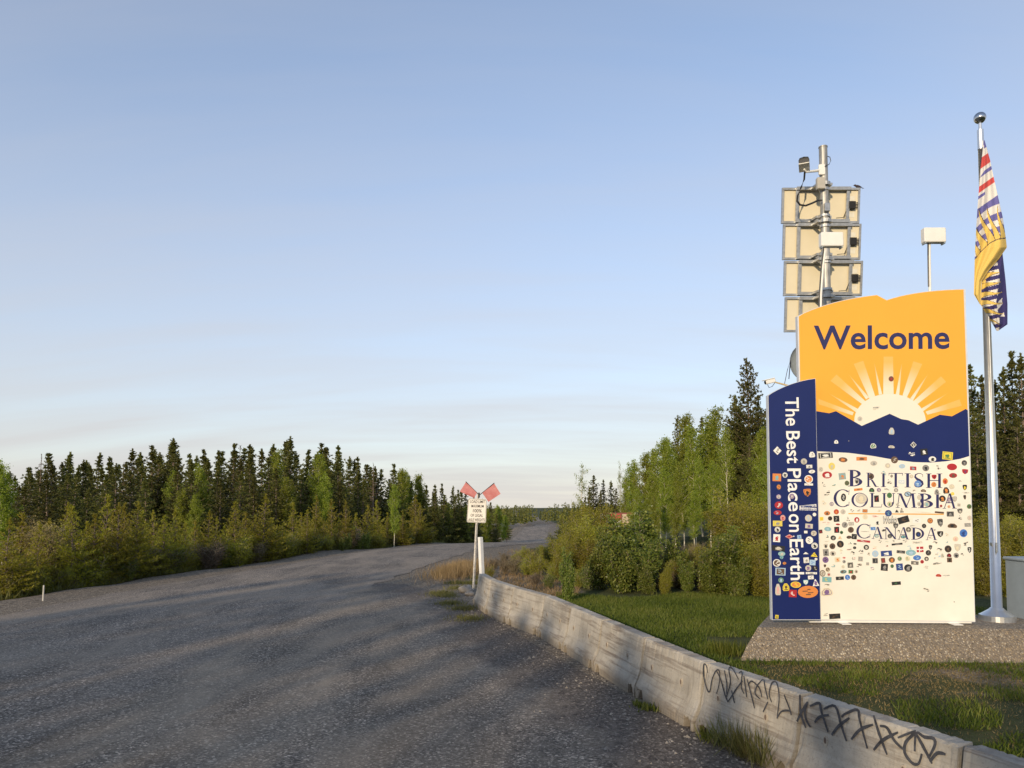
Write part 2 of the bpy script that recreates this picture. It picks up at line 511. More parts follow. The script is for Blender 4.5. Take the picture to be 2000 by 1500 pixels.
# printed fields, each a thin sheet on the panel face
ins = lambda poly, d=.012: [(min(max(x, rx0 + d), rx1 - d), z) for x, z in poly]
mtn = [(480, 1075), (580, 1113), (635, 1096), (845, 1216), (1072, 1117), (1165, 1160), (1225, 1170), (1303, 1206), (1480, 1125), (1578, 1138), (1690, 1078), (1722, 1088)]
mtn_l = ins([(rx0, H1((480, 1075))[0][1])] + H1(*mtn[1:-1]) + [(rx1, H1((1722, 1088))[0][1])])
wave = [(450, 85), (560, 90), (700, 97), (880, 120), (1050, 150), (1200, 168), (1330, 172), (1450, 162), (1560, 143), (1645, 122)]
wave_l = [hit(*Z2(x, y)) for x, y in wave]
wave_l = ins([(rx0, wave_l[0][1] + .012)] + wave_l[1:-1] + [(rx1, wave_l[-1][1])])
up_poly = [(x, z - .006) for x, z in top_a[::-1]]
orange = mtn_l + [(rx1 - .012, top_b[-1][1] - .008)] + [(x, z - .008) for x, z in top_b[::-1][1:]] + [(x, z - .008) for x, z in top_a[::-1]]
orange = ins(orange)
MB().flat([(x, z - .12 if i < len(mtn_l) else z) for i, (x, z) in enumerate(orange)], -.0015).build('orange_field', M_ORANGE, main_panel)
# sun disc and rays; the rays' print fades outwards
sc_ = H1((1075, 1175))[0]; sr = H1((1075, 955))[0][1] - sc_[1]
srx = (H1((1360, 1150))[0][0] - H1((790, 1150))[0][0]) / 2
disc = [(sc_[0] + srx * 1.02 * math.cos(R(a)), sc_[1] + sr * math.sin(R(a))) for a in range(-20, 201, 6)]
MB().flat(disc, -.0035).build('sun_disc', M_SUNP, main_panel)
t = NT('fading_ray_print')
mp = t.mapping((1, 1, 1), loc=(-sc_[0], 0, -sc_[1]))
ln = t.n.new('ShaderNodeVectorMath'); ln.operation = 'LENGTH'
flt = t.n.new('ShaderNodeVectorMath'); flt.operation = 'MULTIPLY'; flt.inputs[1].default_value = (1, 0, 1)
t.l.new(mp, flt.inputs[0]); t.l.new(flt.outputs[0], ln.inputs[0])
t.set(col=t.mix(t.ramp(ln.outputs['Value'], [(srx * .95, 0.0), (min(.92, srx * 1.75), .90)]), (.80, .73, .56), (.86, .44, .06)), rough=.4)
rays = [[(1023, 652), (1100, 652), (1105, 960), (1020, 960)], [(780, 712), (858, 686), (955, 975), (910, 1000)], [(1265, 690), (1338, 712), (1210, 990), (1175, 975)],
        [(590, 850), (640, 798), (875, 1015), (850, 1040)], [(1490, 812), (1532, 858), (1290, 1045), (1262, 1018)], [(492, 995), (505, 1000), (780, 1105), (770, 1130), (495, 1040)], [(1640, 1000), (1660, 1052), (1380, 1125), (1365, 1100)],
        [(945, 695), (1012, 958), (985, 962)], [(1172, 700), (1150, 965), (1122, 960)], [(738, 795), (905, 985), (880, 1000)], [(1388, 790), (1262, 1010), (1240, 992)], [(576, 950), (815, 1078), (800, 1105)], [(1552, 945), (1340, 1100), (1325, 1078)]]
for q in rays:
    MB().flat(H1(*q), -.003).build('sun_ray', t.mat, main_panel)
MB().flat(mtn_l[::-1] + [(x, z - .05) for x, z in wave_l], -.005).build('mountain_band', M_NAVY, main_panel)
white_poly = wave_l[::-1] + [(rx0 + .012, bl[1] + .015), (rx1 - .012, br[1] + .015)]
MB().flat(white_poly, -.0065).build('white_field', M_CREAM, main_panel)
MB().flat([hit(*Z2(697, 561)), hit(*Z2(1432, 566)), hit(*Z2(1432, 575)), hit(*Z2(697, 569))], -.008).build('ochre_rule', M_BARP, main_panel)

# text from the built-in font, stretched into a box on the panel
def text_mesh(s, bold=.0, extrude=.0):
    cu = bpy.data.curves.new('txt', 'FONT')
    cu.body = s; cu.offset = bold; cu.extrude = extrude; cu.resolution_u = 4
    cu.fill_mode = 'FRONT' if extrude == 0 else 'BOTH'
    o = bpy.data.objects.new('txt', cu); COL.objects.link(o)
    dg = bpy.context.evaluated_depsgraph_get()
    me = bpy.data.meshes.new_from_object(o.evaluated_get(dg))
    bpy.data.objects.remove(o); bpy.data.curves.remove(cu)
    return me
def fit_text(name, s, A, Bv, Cv, mat, parent, y, bold=.0):
    """A = baseline start, Bv = baseline end, Cv = top of the caps above the start (x,z); y = depth"""
    me = text_mesh(s, bold)
    co = np.zeros(len(me.vertices) * 3, dtype=np.float32); me.vertices.foreach_get('co', co)
    co = co.reshape(-1, 3); lo, hi = co.min(0), co.max(0)
    u = (co[:, 0] - lo[0]) / (hi[0] - lo[0]); v = co[:, 1] / hi[1]
    A, Bv, Cv = np.array(A), np.array(Bv), np.array(Cv)
    P = A + np.outer(u, Bv - A) + np.outer(v, Cv - A)
    me.vertices.foreach_set('co', np.stack([P[:, 0], np.full(len(P), y), P[:, 1]], -1).astype(np.float32).ravel())
    me.materials.clear(); me.materials.append(mat); me.update()
    return link(name, me, parent)
W = H1((455, 588), (1560, 584), (455, 400))
fit_text('welcome_lettering', 'Welcome', W[0], W[1], W[2], M_LET, main_panel, -.004, bold=.018)

# engraved-style serif capitals (thick and thin strokes)
def glyph(ch):
    P = []; T, t_ = .15, .045
    def rect(x0, x1, y0, y1): P.append([(x0, y0), (x1, y0), (x1, y1), (x0, y1)])
    def stem(x, w=T, y0=0., y1=1., s0=True, s1=True):
        rect(x, x + w, y0, y1)
        if s0: rect(x - .09, x + w + .09, y0, y0 + .035)
        if s1: rect(x - .09, x + w + .09, y1 - .035, y1)
    def arc(cx, cy, rx_, ry_, a0, a1, T=T, t_=t_, n=16):
        for k in range(n):
            A0, A1 = R(a0 + (a1 - a0) * k / n), R(a0 + (a1 - a0) * (k + 1) / n)
            P.append([(cx + rx_ * math.cos(A0), cy + ry_ * math.sin(A0)), (cx + rx_ * math.cos(A1), cy + ry_ * math.sin(A1)),
                      (cx + (rx_ - T) * math.cos(A1), cy + (ry_ - t_) * math.sin(A1)), (cx + (rx_ - T) * math.cos(A0), cy + (ry_ - t_) * math.sin(A0))])
    def diag(x0, y0, x1, y1, w): P.append([(x0, y0), (x0 + w, y0), (x1 + w, y1), (x1, y1)])
    if ch == 'I': stem(.1)
    elif ch == 'B': stem(.1); arc(.22, .765, .36, .235, -90, 90); arc(.22, .275, .43, .275, -90, 90)
    elif ch == 'R': stem(.1); arc(.22, .74, .40, .26, -90, 90); diag(.70, 0, .36, .5, .16); rect(.70, .98, 0, .035)
    elif ch == 'T': stem(.36, s1=False); rect(.0, .87, .955, 1.0); diag(.0, .82, .0, .97, .03); diag(.84, .82, .84, .97, .03)
    elif ch == 'H': stem(.1); stem(.72); rect(.2, .75, .49, .54)
    elif ch == 'C': arc(.52, .5, .5, .52, 48, 312); diag(.83, .70, .85, .98, .03); diag(.83, .06, .85, .3, .03)
    elif ch == 'O': arc(.52, .5, .52, .52, 0, 360, n=28)
    elif ch == 'L': stem(.1); rect(.2, .80, 0, .04); diag(.80, .0, .85, .24, .03)
    elif ch == 'U': stem(.1, s0=False, y0=.34); arc(.49, .36, .39, .38, 180, 360); stem(.82, .06, s0=False, y0=.34)
    elif ch == 'M': diag(.05, 0, .16, 1, .05); diag(.58, 0, .16, 1, .16); diag(.60, 0, .98, 1, .05); diag(1.08, 0, .97, 1, .16); rect(-.05, .2, 0, .035); rect(.98, 1.34, 0, .035); rect(.05, .3, .965, 1); rect(.95, 1.25, .965, 1)
    elif ch == 'A': diag(.04, 0, .42, 1, .05); diag(.74, 0, .40, 1, .16); rect(.2, .72, .36, .41); rect(-.05, .2, 0, .035); rect(.66, 1.0, 0, .035)
    elif ch == 'N': stem(.1, .055); diag(.82, 0, .08, 1, .16); stem(.86, .055, s0=False); rect(-.02, .1, .965, 1)
    elif ch == 'D': stem(.1); arc(.2, .5, .66, .5, -90, 90, n=20)
    elif ch == 'S':
        pts = [(.60, .74), (.60, .90), (.46, .985), (.30, .985), (.13, .90), (.10, .74), (.22, .60), (.40, .50), (.56, .38), (.60, .24), (.50, .08), (.34, .015), (.16, .03), (.06, .12), (.05, .28)]
        w = [.02, .03, .04, .05, .09, .13, .16, .17, .16, .13, .09, .05, .04, .03, .02]
        L = []; 
        for k, p in enumerate(pts):
            a, c = pts[max(0, k - 1)], pts[min(len(pts) - 1, k + 1)]
            d = Vector((c[0] - a[0], c[1] - a[1])).normalized()
            L.append(((p[0] - d.y * w[k] / 2, p[1] + d.x * w[k] / 2), (p[0] + d.y * w[k] / 2, p[1] - d.x * w[k] / 2)))
        for k in range(len(L) - 1): P.append([L[k][0], L[k][1], L[k + 1][1], L[k + 1][0]])
    return P
letters = [('B', 693, 805, 228, 355), ('R', 835, 930, 250, 359), ('I', 948, 987, 251, 360), ('T', 1008, 1116, 252, 362), ('I', 1130, 1177, 254, 363), ('S', 1204, 1277, 253, 364), ('H', 1294, 1421, 256, 367),
           ('C', 583, 705, 378, 515), ('O', 720, 848, 404, 516), ('L', 862, 958, 406, 517), ('U', 956, 1058, 407, 518), ('M', 1062, 1226, 409, 520), ('B', 1234, 1350, 410, 522), ('I', 1361, 1407, 411, 523), ('A', 1424, 1532, 410, 526),
           ('C', 758, 866, 644, 757), ('A', 876, 968, 668, 760), ('N', 972, 1070, 670, 762), ('A', 1076, 1168, 670, 764), ('D', 1182, 1281, 673, 766), ('A', 1292, 1382, 673, 769)]
words = {'british_lettering': letters[:7], 'columbia_lettering': letters[7:15], 'canada_lettering': letters[15:]}
for wname, ls in words.items():
    mb = MB(); k = 0
    for ch, x0, x1, y0, y1 in ls:
        polys = glyph(ch)
        gx0 = min(p[0] for q in polys for p in q); gx1 = max(p[0] for q in polys for p in q)
        gy0 = min(p[1] for q in polys for p in q); gy1 = max(p[1] for q in polys for p in q)
        for q in polys:
            k += 1
            mb.flat([hit(*Z2(x0 + (x1 - x0) * (p[0] - gx0) / (gx1 - gx0), y1 - (y1 - y0) * (p[1] - gy0) / (gy1 - gy0))) for p in q], -.0075 - .00001 * (k % 90))
    mb.build(wname, M_LET, main_panel)

# narrow blue side panel, set forward of the main panel
SP = .19
sp_l, sp_r = hit(1508, 1211, SP), hit(1603, 1211, SP)
sp_top = arc_pts(hit(1500, 772, SP), hit(1542, 751, SP), hit(1590.5, 739, SP))
sp_poly = [sp_l] + [(max(x, sp_l[0]), z) for x, z in sp_top] + [sp_r]
sp_poly = [(min(x, sp_r[0]), z) for x, z in sp_poly]
sp_poly[1] = (sp_l[0], sp_poly[1][1]); sp_poly[-2] = (sp_r[0], sp_poly[-2][1])
b_ = MB(); b_.prism(sp_poly, -SP, -SP + .10)
side_panel = b_.build('side_panel', M_SHELL, sign)
MB().flat([(min(max(x, sp_l[0] + .006), sp_r[0] - .004), z - (.006 if 0 < i < len(sp_poly) - 1 else -.008)) for i, (x, z) in enumerate(sp_poly)], -SP - .002).build('navy_face', M_NAVY, side_panel)
MB().box((sp_r[0] + .0015, -SP + .05, (sp_r[1] + sp_poly[-2][1]) / 2 - .005), (.003, .09, sp_poly[-2][1] - sp_r[1] - .02)).build('navy_edge', M_NAVY, side_panel)
for s_, y0_, y1_ in (('The', 776, 831.5), ('Best', 842, 905), ('Place', 915, 998.5), ('on', 1004, 1039), ('Earth', 1053, 1133)):
    xb_ = lambda y: 1533.5 + (y - 777) * .0315
    hh_ = 26.0 if s_ != 'on' else 18.5
    fit_text('motto_lettering', s_, hit(xb_(y0_), y0_, SP), hit(xb_(y1_), y1_, SP), hit(xb_(y0_) + hh_, y0_, SP), M_WHITE, side_panel, -SP - .005, bold=.012)
for zf in (.12, .5, .88):
    MB().box(((sp_l[0] + sp_r[0]) / 2 + .15, -.05, sp_l[1] + (sp_poly[1][1] - sp_l[1]) * zf), (.12, .098, .08)).build('spacer', M_GALV, side_panel)
# feet and base rail
MB().box(((bl[0] + br[0]) / 2, .045, bl[1] - .022), (br[0] - bl[0] - .1, .07, .03)).build('base_rail', M_BOXW, sign)
for px in (1647, 1863):
    x_ = hit(px, 1215)[0]
    MB().box((x_, -.05, bl[1] - .042), (.14, .16, .012), bev=.003).build('foot_plate', M_BOXW, sign)

# ---- stickers: position and size read off the sign (coordinates of an enlarged crop), each its own piece
PAL = {'k': (.02, .02, .022), 'n': (.03, .06, .22), 'w': (.80, .79, .74), 'r': (.42, .025, .03), 'b': (.06, .18, .52), 'y': (.78, .62, .06), 'o': (.68, .24, .06), 'g': (.08, .20, .08),
       't': (.20, .42, .45), 's': (.30, .29, .27), 'p': (.20, .12, .28), 'm': (.13, .08, .05), 'c': (.72, .64, .46), 'l': (.40, .55, .68), 'i': (.70, .38, .34), 'h': (.56, .52, .44)}
PM = {k: plain('sticker_ink_' + {'k': 'black', 'n': 'navy', 'w': 'white', 'r': 'red', 'b': 'blue', 'y': 'yellow', 'o': 'orange', 'g': 'green', 't': 'teal', 's': 'grey', 'p': 'purple', 'm': 'brown', 'c': 'cream', 'l': 'sky_blue', 'i': 'pink', 'h': 'stone'}[k], v, .4, var=.10, scale=30) for k, v in PAL.items()}
def ell(rx_, ry_, n=18, cx=0, cz=0): return [(cx + rx_ * math.cos(2 * math.pi * k / n), cz + ry_ * math.sin(2 * math.pi * k / n)) for k in range(n)]
SHAPES = {'c': ell(.5, .5), 'e': ell(.5, .5), 'r': [(-.5, -.5), (.5, -.5), (.5, .5), (-.5, .5)], 'd': [(0, -.5), (.34, -.25), (.47, .12), (.45, .46), (0, .5), (-.45, .46), (-.47, .12), (-.34, -.25)],
          't': [(-.5, -.45), (.5, -.45), (.06, .5), (-.06, .5)], 'q': [(0, -.5), (.5, 0), (0, .5), (-.5, 0)], 'a': [(-.5, -.3), (-.36, -.46), (.36, -.46), (.5, -.3), (.46, .1), (.2, .46), (-.2, .46), (-.46, .1)]}
_stk = {}
def sticker_mesh(shape, c1, c2, var):
    key = (shape, c1, c2, var)
    if key in _stk: return _stk[key]
    rnd = random.Random(hash((ord(shape), ord(c1), ord(c2), var)) & 0xffff)
    mb = MB()
    if shape == 's':                                   # a loose cut-out mark without a backing: a few strokes
        for k in range(5 + var):
            x, z = rnd.uniform(-.4, .25), rnd.uniform(-.4, .35); w, h = rnd.uniform(.15, .45), rnd.uniform(.06, .22)
            mb.flat([(x, z), (min(.5, x + w), z + rnd.uniform(-.06, .06)), (min(.5, x + w * .9), z + h), (x + .03, z + h * rnd.uniform(.5, 1.2))], -.0005 * k, k % 2)
    else:
        mb.flat(SHAPES[shape], 0, 0)
        in_ = [(x * .78, z * .78) for x, z in SHAPES[shape]]
        if var in (0, 1, 3): mb.flat(in_, -.0006, 1)
        if var in (1, 3): mb.flat([(x * .70, z * .70) for x, z in SHAPES[shape]], -.0012, 0)
        if var in (0, 2, 4, 5):
            for k in range(4):
                x, z = rnd.uniform(-.28, .05), -.26 + k * .14
                w = rnd.uniform(.15, .3)
                mb.flat([(x, z), (x + w, z + rnd.uniform(-.03, .03)), (x + w, z + .09), (x, z + .08)], -.0014 - .0003 * k, 0 if var == 0 else 1)
        if var in (1, 3, 5):
            n = rnd.randint(5, 8)
            mb.flat([((.16 + .14 * rnd.random()) * math.cos(6.283 * k / n), (.14 + .15 * rnd.random()) * math.sin(6.283 * k / n)) for k in range(n)], -.003, 1)
            mb.flat([(-.25, -.33), (.25, -.33), (.2, -.24), (-.2, -.24)], -.0033, 1)
    me = mb.mesh('sticker', [PM[c1], PM[c2]])
    _stk[key] = me
    return me
STK = """1027 -474 40 40 c m r|908 -249 64 34 s s h|786 -166 38 36 c h s|1030 -71 44 56 a h l
150 80 64 66 q w k|417 110 46 46 a w s|355 163 48 46 c h s|396 202 46 26 r w s|416 241 50 28 e w s|146 286 66 58 r o t|209 268 40 40 c w k|391 300 66 64 c w o|392 340 66 16 r w i
161 360 36 44 c m o|160 435 40 38 c p h|262 432 42 42 c p h|381 404 60 60 d o k|161 500 64 56 c r w|152 558 62 36 e r l|386 508 130 20 r w n|386 530 130 22 r w n|192 598 40 46 c i r|390 600 54 54 c h l
152 641 72 42 r y s|151 688 44 42 c w k|394 661 58 36 r h p|369 707 26 20 r w w|431 717 44 42 c h m|145 754 54 60 r w r|242 742 64 36 q i r|319 745 32 30 r l b|397 770 58 58 c w k
437 813 50 48 c w k|158 832 100 42 r k h|183 875 56 36 e t h|183 905 30 22 d t k|434 882 54 34 t y k|369 870 42 16 t w w|373 924 42 42 r w s|421 942 46 42 r l b|146 945 60 58 c w m
205 948 32 24 e m o|174 1012 78 58 r l m|388 985 46 46 c h p|440 986 42 42 c k h|412 1024 86 16 r w s|408 1057 44 28 r w k|178 1078 44 42 c g l|155 1150 44 94 a h i
216 1132 52 62 a y m|292 1113 80 48 e y o|369 1095 42 40 d t w|445 1098 52 56 t w p|269 1181 60 56 r r w|386 1168 156 94 e o m|146 1360 26 28 r y k|277 740 10 10 c w w|436 572 28 28 c w w|448 916 22 20 c w s
603 12 32 30 a w n|888 43 46 40 a w g|1029 50 50 22 a h s|1198 35 48 50 q w k|1280 90 56 50 r k w|1180 114 60 46 s w w|1344 146 58 44 e w k|1461 119 80 60 r y g|700 5 8 8 c s s
521 117 110 42 r k w|656 150 68 38 e m o|799 142 82 28 r o m|892 177 54 38 e h s|1052 151 54 54 c m h|1000 195 40 38 c h c|1110 200 50 34 c l h|1196 216 48 28 r r t|1293 214 54 50 c s k|1388 213 46 34 s k s
1495 205 78 52 e r r|1590 174 42 42 c k s|1596 242 50 40 d r n|1504 271 62 38 e r m|569 200 50 56 e y h|485 224 34 38 c h s|533 267 76 54 e r w|650 277 54 50 r t o|508 343 46 38 s s k|582 345 34 20 s t g
686 330 36 38 c g m|762 318 36 36 d s k|750 256 40 40 s h c|872 278 40 40 c m k|970 252 40 40 s t h|1010 322 46 44 s k s|1106 320 44 26 r l w|1030 276 18 22 c k h|1183 278 30 30 c h c|1232 335 54 52 c b l
1358 283 40 36 d r k|1355 341 40 40 c o m|1443 315 40 46 c o r|1557 320 26 20 s k s|1494 357 40 38 c h c|1594 364 36 44 d k y|522 408 66 42 s k h|659 440 40 60 e k w|795 450 90 80 c h c|773 379 66 18 r o m
877 383 42 34 a k g|932 383 32 32 c p h|990 383 48 20 s k s|1064 384 34 32 c s h|1200 388 30 14 s m k|1275 388 42 22 a m h|1378 398 36 44 a s k|1450 386 48 52 a k o|1500 412 26 26 c y c|1594 404 80 12 s s k
1154 415 52 40 c k l|1013 424 40 42 c g k|914 450 36 50 r k r|1014 490 38 38 c c g|1075 490 40 40 s h s|1243 440 34 40 c h c|1243 490 34 36 c h s|1300 492 44 40 c h t|1421 450 52 50 c k o|1472 460 26 40 c p h
1516 454 38 42 d s h|1594 440 22 36 d k m|1411 506 20 20 c r m|1472 512 22 22 c o h|1549 498 24 22 r h s|1628 510 36 36 c g m|568 491 32 32 c p h|510 485 44 44 s c h|533 562 48 34 e o m|604 551 40 40 c r o
656 551 40 40 c h s|719 545 42 24 s k s|770 540 40 20 s h s|825 544 38 24 r m o|935 545 50 20 s h c|1005 562 54 50 c n t|1070 546 30 22 t k k|1108 540 28 36 t k h|1398 556 70 14 r m k|1482 568 54 38 r k s
1557 546 42 40 d k h|1232 552 200 8 s h c|490 605 28 28 r y o|484 703 26 28 r k r|556 602 34 34 c m k|605 605 44 46 r k h|693 604 44 38 s k h|762 613 40 42 c r w|826 590 40 40 c c h|905 590 82 20 s i r
921 635 44 44 q w k|1121 613 86 50 r k m|1224 619 62 38 r w k|1327 620 44 42 c m o|1405 636 46 62 d k s|1498 658 74 36 a m k|1616 652 48 28 r s h|1556 598 34 40 s k s|1630 598 36 36 c h i|523 642 66 26 s i h
616 648 34 14 e r m|669 652 46 46 c s k|718 643 40 26 r s h|538 684 54 34 e t l|607 690 38 46 r k r|644 710 26 26 c g k|716 690 46 46 c m k|887 680 42 26 r l b|968 690 38 56 s k s|1062 660 42 40 d k s
1083 700 24 34 s k k|1160 688 40 40 c k h|1280 660 34 34 c k s|1185 660 56 10 s s k|1361 686 38 34 s s h|1405 723 50 46 d k w|1457 730 36 34 s c h|1584 716 60 62 c b n|529 738 36 34 s t k|580 752 42 38 c k s
632 750 38 28 t c o|702 747 40 24 e k m|742 742 40 40 r k s|822 702 76 8 s h s|915 738 34 26 c t h|1016 738 34 34 c k s|1120 744 42 24 e k t|1236 725 40 40 c k n|1325 748 38 20 s h s|527 780 50 8 s s c
814 777 100 16 r r w|935 780 36 26 s k s|990 780 34 14 s t c|1043 774 24 24 s s k|1124 778 50 20 s k s|1224 787 92 22 s h s|1362 787 44 28 s k k|1453 785 22 22 s t h|1523 760 44 40 c c i|1598 800 38 44 s s k
523 815 36 36 d h k|574 816 46 46 c m k|635 800 54 54 c k m|708 798 38 34 s k t|748 798 26 14 e s k|745 828 26 22 c k s|835 825 42 40 c k h|898 825 40 30 s i c|984 815 38 22 s k r|1072 800 84 14 r k s
1163 826 38 34 s t l|1249 841 52 42 r r w|1329 826 28 36 d k s|1395 840 50 36 s k k|1465 837 54 54 c k m|1538 828 54 60 d h c|1630 846 42 60 d w k|524 865 44 54 r s k|577 872 50 40 c h k|636 858 34 34 s c h
695 842 54 12 s i k|727 866 38 38 s k k|787 865 50 50 s s k|852 876 24 46 s m h|904 874 52 52 c l h|990 872 86 42 r n w|1101 860 64 22 r k s|1178 866 78 46 e t l|1226 905 62 40 e b l|1313 867 42 42 c k s
1376 890 60 70 s h l|1421 888 26 34 a h g|1473 886 36 30 a k r|1528 887 42 42 c s k|1572 888 28 36 s k s|521 921 48 48 c p k|613 920 44 38 r c o|664 905 26 14 e i r|664 935 26 26 c s k|727 912 46 24 s k r
790 914 38 38 r h s|903 928 44 42 r s k|965 926 32 38 r m r|1032 922 48 44 c m o|1092 912 38 38 c h g|1153 912 42 40 c c g|1299 914 34 34 c k h|1265 936 28 28 c r k|1209 945 56 26 r k h|1476 922 38 36 r m k
1372 952 86 24 s s k|516 968 20 24 d m k|538 996 38 38 c c m|575 970 40 30 s t h|656 975 26 26 c c h|712 962 42 40 r k h|778 965 50 36 s m k|845 952 24 24 r h s|883 990 62 28 s p h|974 978 54 54 r k s
1034 970 26 28 c k g|1091 976 52 52 r n l|1157 984 62 58 c k s|1295 978 52 26 s h s|658 1013 54 30 e t m|716 1013 36 28 r g r|757 1011 28 28 c h m|546 1033 28 28 c h r|498 1025 44 50 c m h|631 1063 62 26 r k h
690 1056 40 40 c b l|737 1056 40 40 c m k|1066 1102 70 26 r k g|531 1073 72 40 r t y|527 1113 50 20 s k k|530 1168 96 66 a c p|1392 1041 44 22 a r o|1440 1044 76 14 s s k|1296 1152 56 30 s k h|515 1342 46 34 s h s|592 1356 86 40 r k m|1512 1245 8 8 c k k"""
main_panel_stk = 0
for k, item in enumerate(STK.replace('\n', '|').split('|')):
    x, y, w, h, shp, c1, c2 = item.split()
    x, y, w, h = float(x), float(y), float(w), float(h)
    side = x < 462
    off = SP if side else 0.0
    px, py = Z2(x, y)
    c = hit(px, py, off); e = hit(px + w / 3.948 / 2, py, off); g_ = hit(px, py - h / 3.948 / 2, off)
    var = (k * 7 + int(x)) % 6
    if c1 == c2: var = 4
    o = link('sticker', sticker_mesh(shp, c1, c2, var), side_panel if side else main_panel)
    o.location = (c[0], -off - (.0062 if side else .0088) - .00002 * (k % 40), c[1])
    tilt = {'q': 0.0}.get(shp, ((k * 37) % 11 - 5) * .02)
    if (x, y) in ((1121.0, 613.0),): tilt = .28
    o.rotation_euler = (0, -tilt, 0)
    o.scale = (2 * (e[0] - c[0]), 1, 2 * (g_[1] - c[1]))
# the lettered stickers that can be read
wA, wB, wC = hit(*Z2(955, 640)), hit(*Z2(1068, 634)), hit(*Z2(962, 585))
fit_text('sticker_lettering', 'Woho', wA, wB, wC, PM['k'], main_panel, -.0125, bold=.055)
fit_text('sticker_lettering', 'Woho', (wA[0] + .004, wA[1] + .004), (wB[0] - .004, wB[1] + .004), (wC[0] + .004, wC[1] - .003), PM['w'], main_panel, -.0135, bold=.0)
for s_, y_ in (('WESTERNMOST', 514), ('SPORTS BAR & GR', 537)):
    fit_text('sticker_lettering', s_, hit(*Z2(326, y_ + 7), SP), hit(*Z2(447, y_ + 7), SP), hit(*Z2(326, y_ - 11), SP), PM['n'], side_panel, -SP - .0105, bold=.02)
dk = MB()
for q in ([(1223, 837), (1275, 837), (1275, 845), (1223, 845)], [(1240, 820), (1247, 820), (1247, 862), (1240, 862)]):
    dk.flat([hit(*Z2(*p)) for p in q], -.0125 - .0004 * len(dk.f))
dk.build('sticker_cross', PM['w'], main_panel)

# ------------------------------------------------------------------ plinth, flagpole, cabinet
t = NT('exposed_aggregate')
pv = t.voronoi(36); ps = t.n.new('ShaderNodeSeparateColor'); t.l.new(pv, ps.inputs[0])
stone = t.ramp(ps.outputs[0], [(0, (.12, .095, .07)), (.3, (.29, .225, .15)), (.55, (.43, .32, .19)), (.8, (.36, .31, .25)), (1, (.72, .62, .46))])
pd = t.voronoi(36, out='Distance')
col = t.mix(t.ramp(pd, [(.35, 0.0), (.62, 1.0)]), stone, (.17, .14, .105))
col = t.mix(t.ramp(t.noise(1.4, 5, .6), [(.35, .0), (.75, .35)]), col, (.19, .155, .115))
t.set(col=col, rough=.85)
t.bump(t.ramp(pd, [(0, 1.0), (.6, 0.0)]), .9, .02)
MATS['aggregate'] = t.mat
plinth_top = O.z - .048
pl = tag(empty('sign_plinth', (O.x, O.y, 0), -ASG), 'long low plinth of exposed pebble concrete under the welcome sign', 'plinth')
def pl_local(p): q = Vector(p) - Vector((O.x, O.y, 0)); return (q.dot(ex), -q.dot(nn))
xl_t = hit(1466, 1216)[0]; xl_b = hit(1436, 1280, .7)[0]
xr = 4.6
front_t, front_b, back_t, back_b = -.36, -.72, .98, 1.1
mb = MB()
NXS = 40
secs = []
for i_ in range(NXS + 1):
    u = i_ / NXS
    xt = xl_t + (xr - xl_t) * u; xb = xl_b + (xr + .25 - xl_b) * u
    wob = .012 * math.sin(i_ * 2.1) + .01 * math.sin(i_ * .7)
    secs.append([(xb, front_b + wob, -.12), (xt + (xb - xt) * .5, (front_t + front_b) / 2 + wob * .6, plinth_top * .46), (xt + (xb - xt) * .06, front_t - .02, plinth_top - .025), (xt, front_t + .012, plinth_top), (xt + .62 * (1 - u), back_t, plinth_top), (xt + .60 * (1 - u), back_b, -.12)])
vs = [p for s_ in secs for p in s_]; fs = []
for i_ in range(NXS):
    for k in range(5): fs.append((i_ * 6 + k, (i_ + 1) * 6 + k, (i_ + 1) * 6 + k + 1, i_ * 6 + k + 1))
fs.append((5, 4, 3, 2, 1, 0)); fs.append(tuple(NXS * 6 + k for k in range(6)))
mb.add(vs, fs)
mb.build('aggregate_block', MATS['aggregate'], pl)
for px, py in ((1570, 1268), (1657, 1265), (1748, 1263), (1842, 1262), (1935, 1261)):
    h_ = hit(px, py, .56)
    MB().tube([(h_[0], -.535 - .01, h_[1]), (h_[0], -.50, h_[1] + .002)], .014, 8).build('tie_hole', M_BLACK, pl)

YF = 11.35
fb = at(1948, 1219, YF); ft = at(1916.5, 240, YF)
pole_x = fb.x
flagpole = tag(empty('flagpole', (fb.x, YF, plinth_top)), 'tapered silver flagpole with ball finial and flared base collar', 'flagpole')
hz = ft.z - plinth_top
MB().tube([(0, 0, .07), (0, 0, hz * .35), (0, 0, hz * .96)], [.078, .066, .040], 20).build('shaft', M_ALU, flagpole, sm=True)
MB().tube([(0, 0, .0), (0, 0, .085)], [.252, .250], 28).tube([(0, 0, .0855), (0, 0, .17), (0, 0, .20)], [.235, .115, .088], 28).build('base_collar', M_ALU, flagpole)
MB().tube([(0, 0, hz * .945), (0, 0, hz * .985)], [.047, .047], 16).tube([(0, 0, hz * .985), (0, 0, hz * 1.0)], [.026, .024], 12).build('truck', M_ALU, flagpole)
ball = MB(); rb = .092
ball.tube([(0, 0, hz + rb * .9 + rb * math.sin(R(a))) for a in range(-88, 89, 11)], [max(.002, rb * math.cos(R(a))) for a in range(-88, 89, 11)], 20)
ball.build('ball_finial', plain('polished_steel', (.55, .55, .55), .16, 1.0, var=.05), flagpole, sm=True)
MB().tube([(-.03, -.09, 1.15), (-.01, -.062, hz * .5), (.0, -.05, hz * .96)], .006, 6).build('halyard', M_WHITE, flagpole)
MB().box((-.03, -.085, 1.15), (.03, .03, .16), bev=.006).build('cleat', M_ALU, flagpole)
MB().tube([(-.078, -.03, 1.2), (-.075, -.03, 1.2)], [.03, .03], 8).build('access_plate', M_ALU, flagpole)

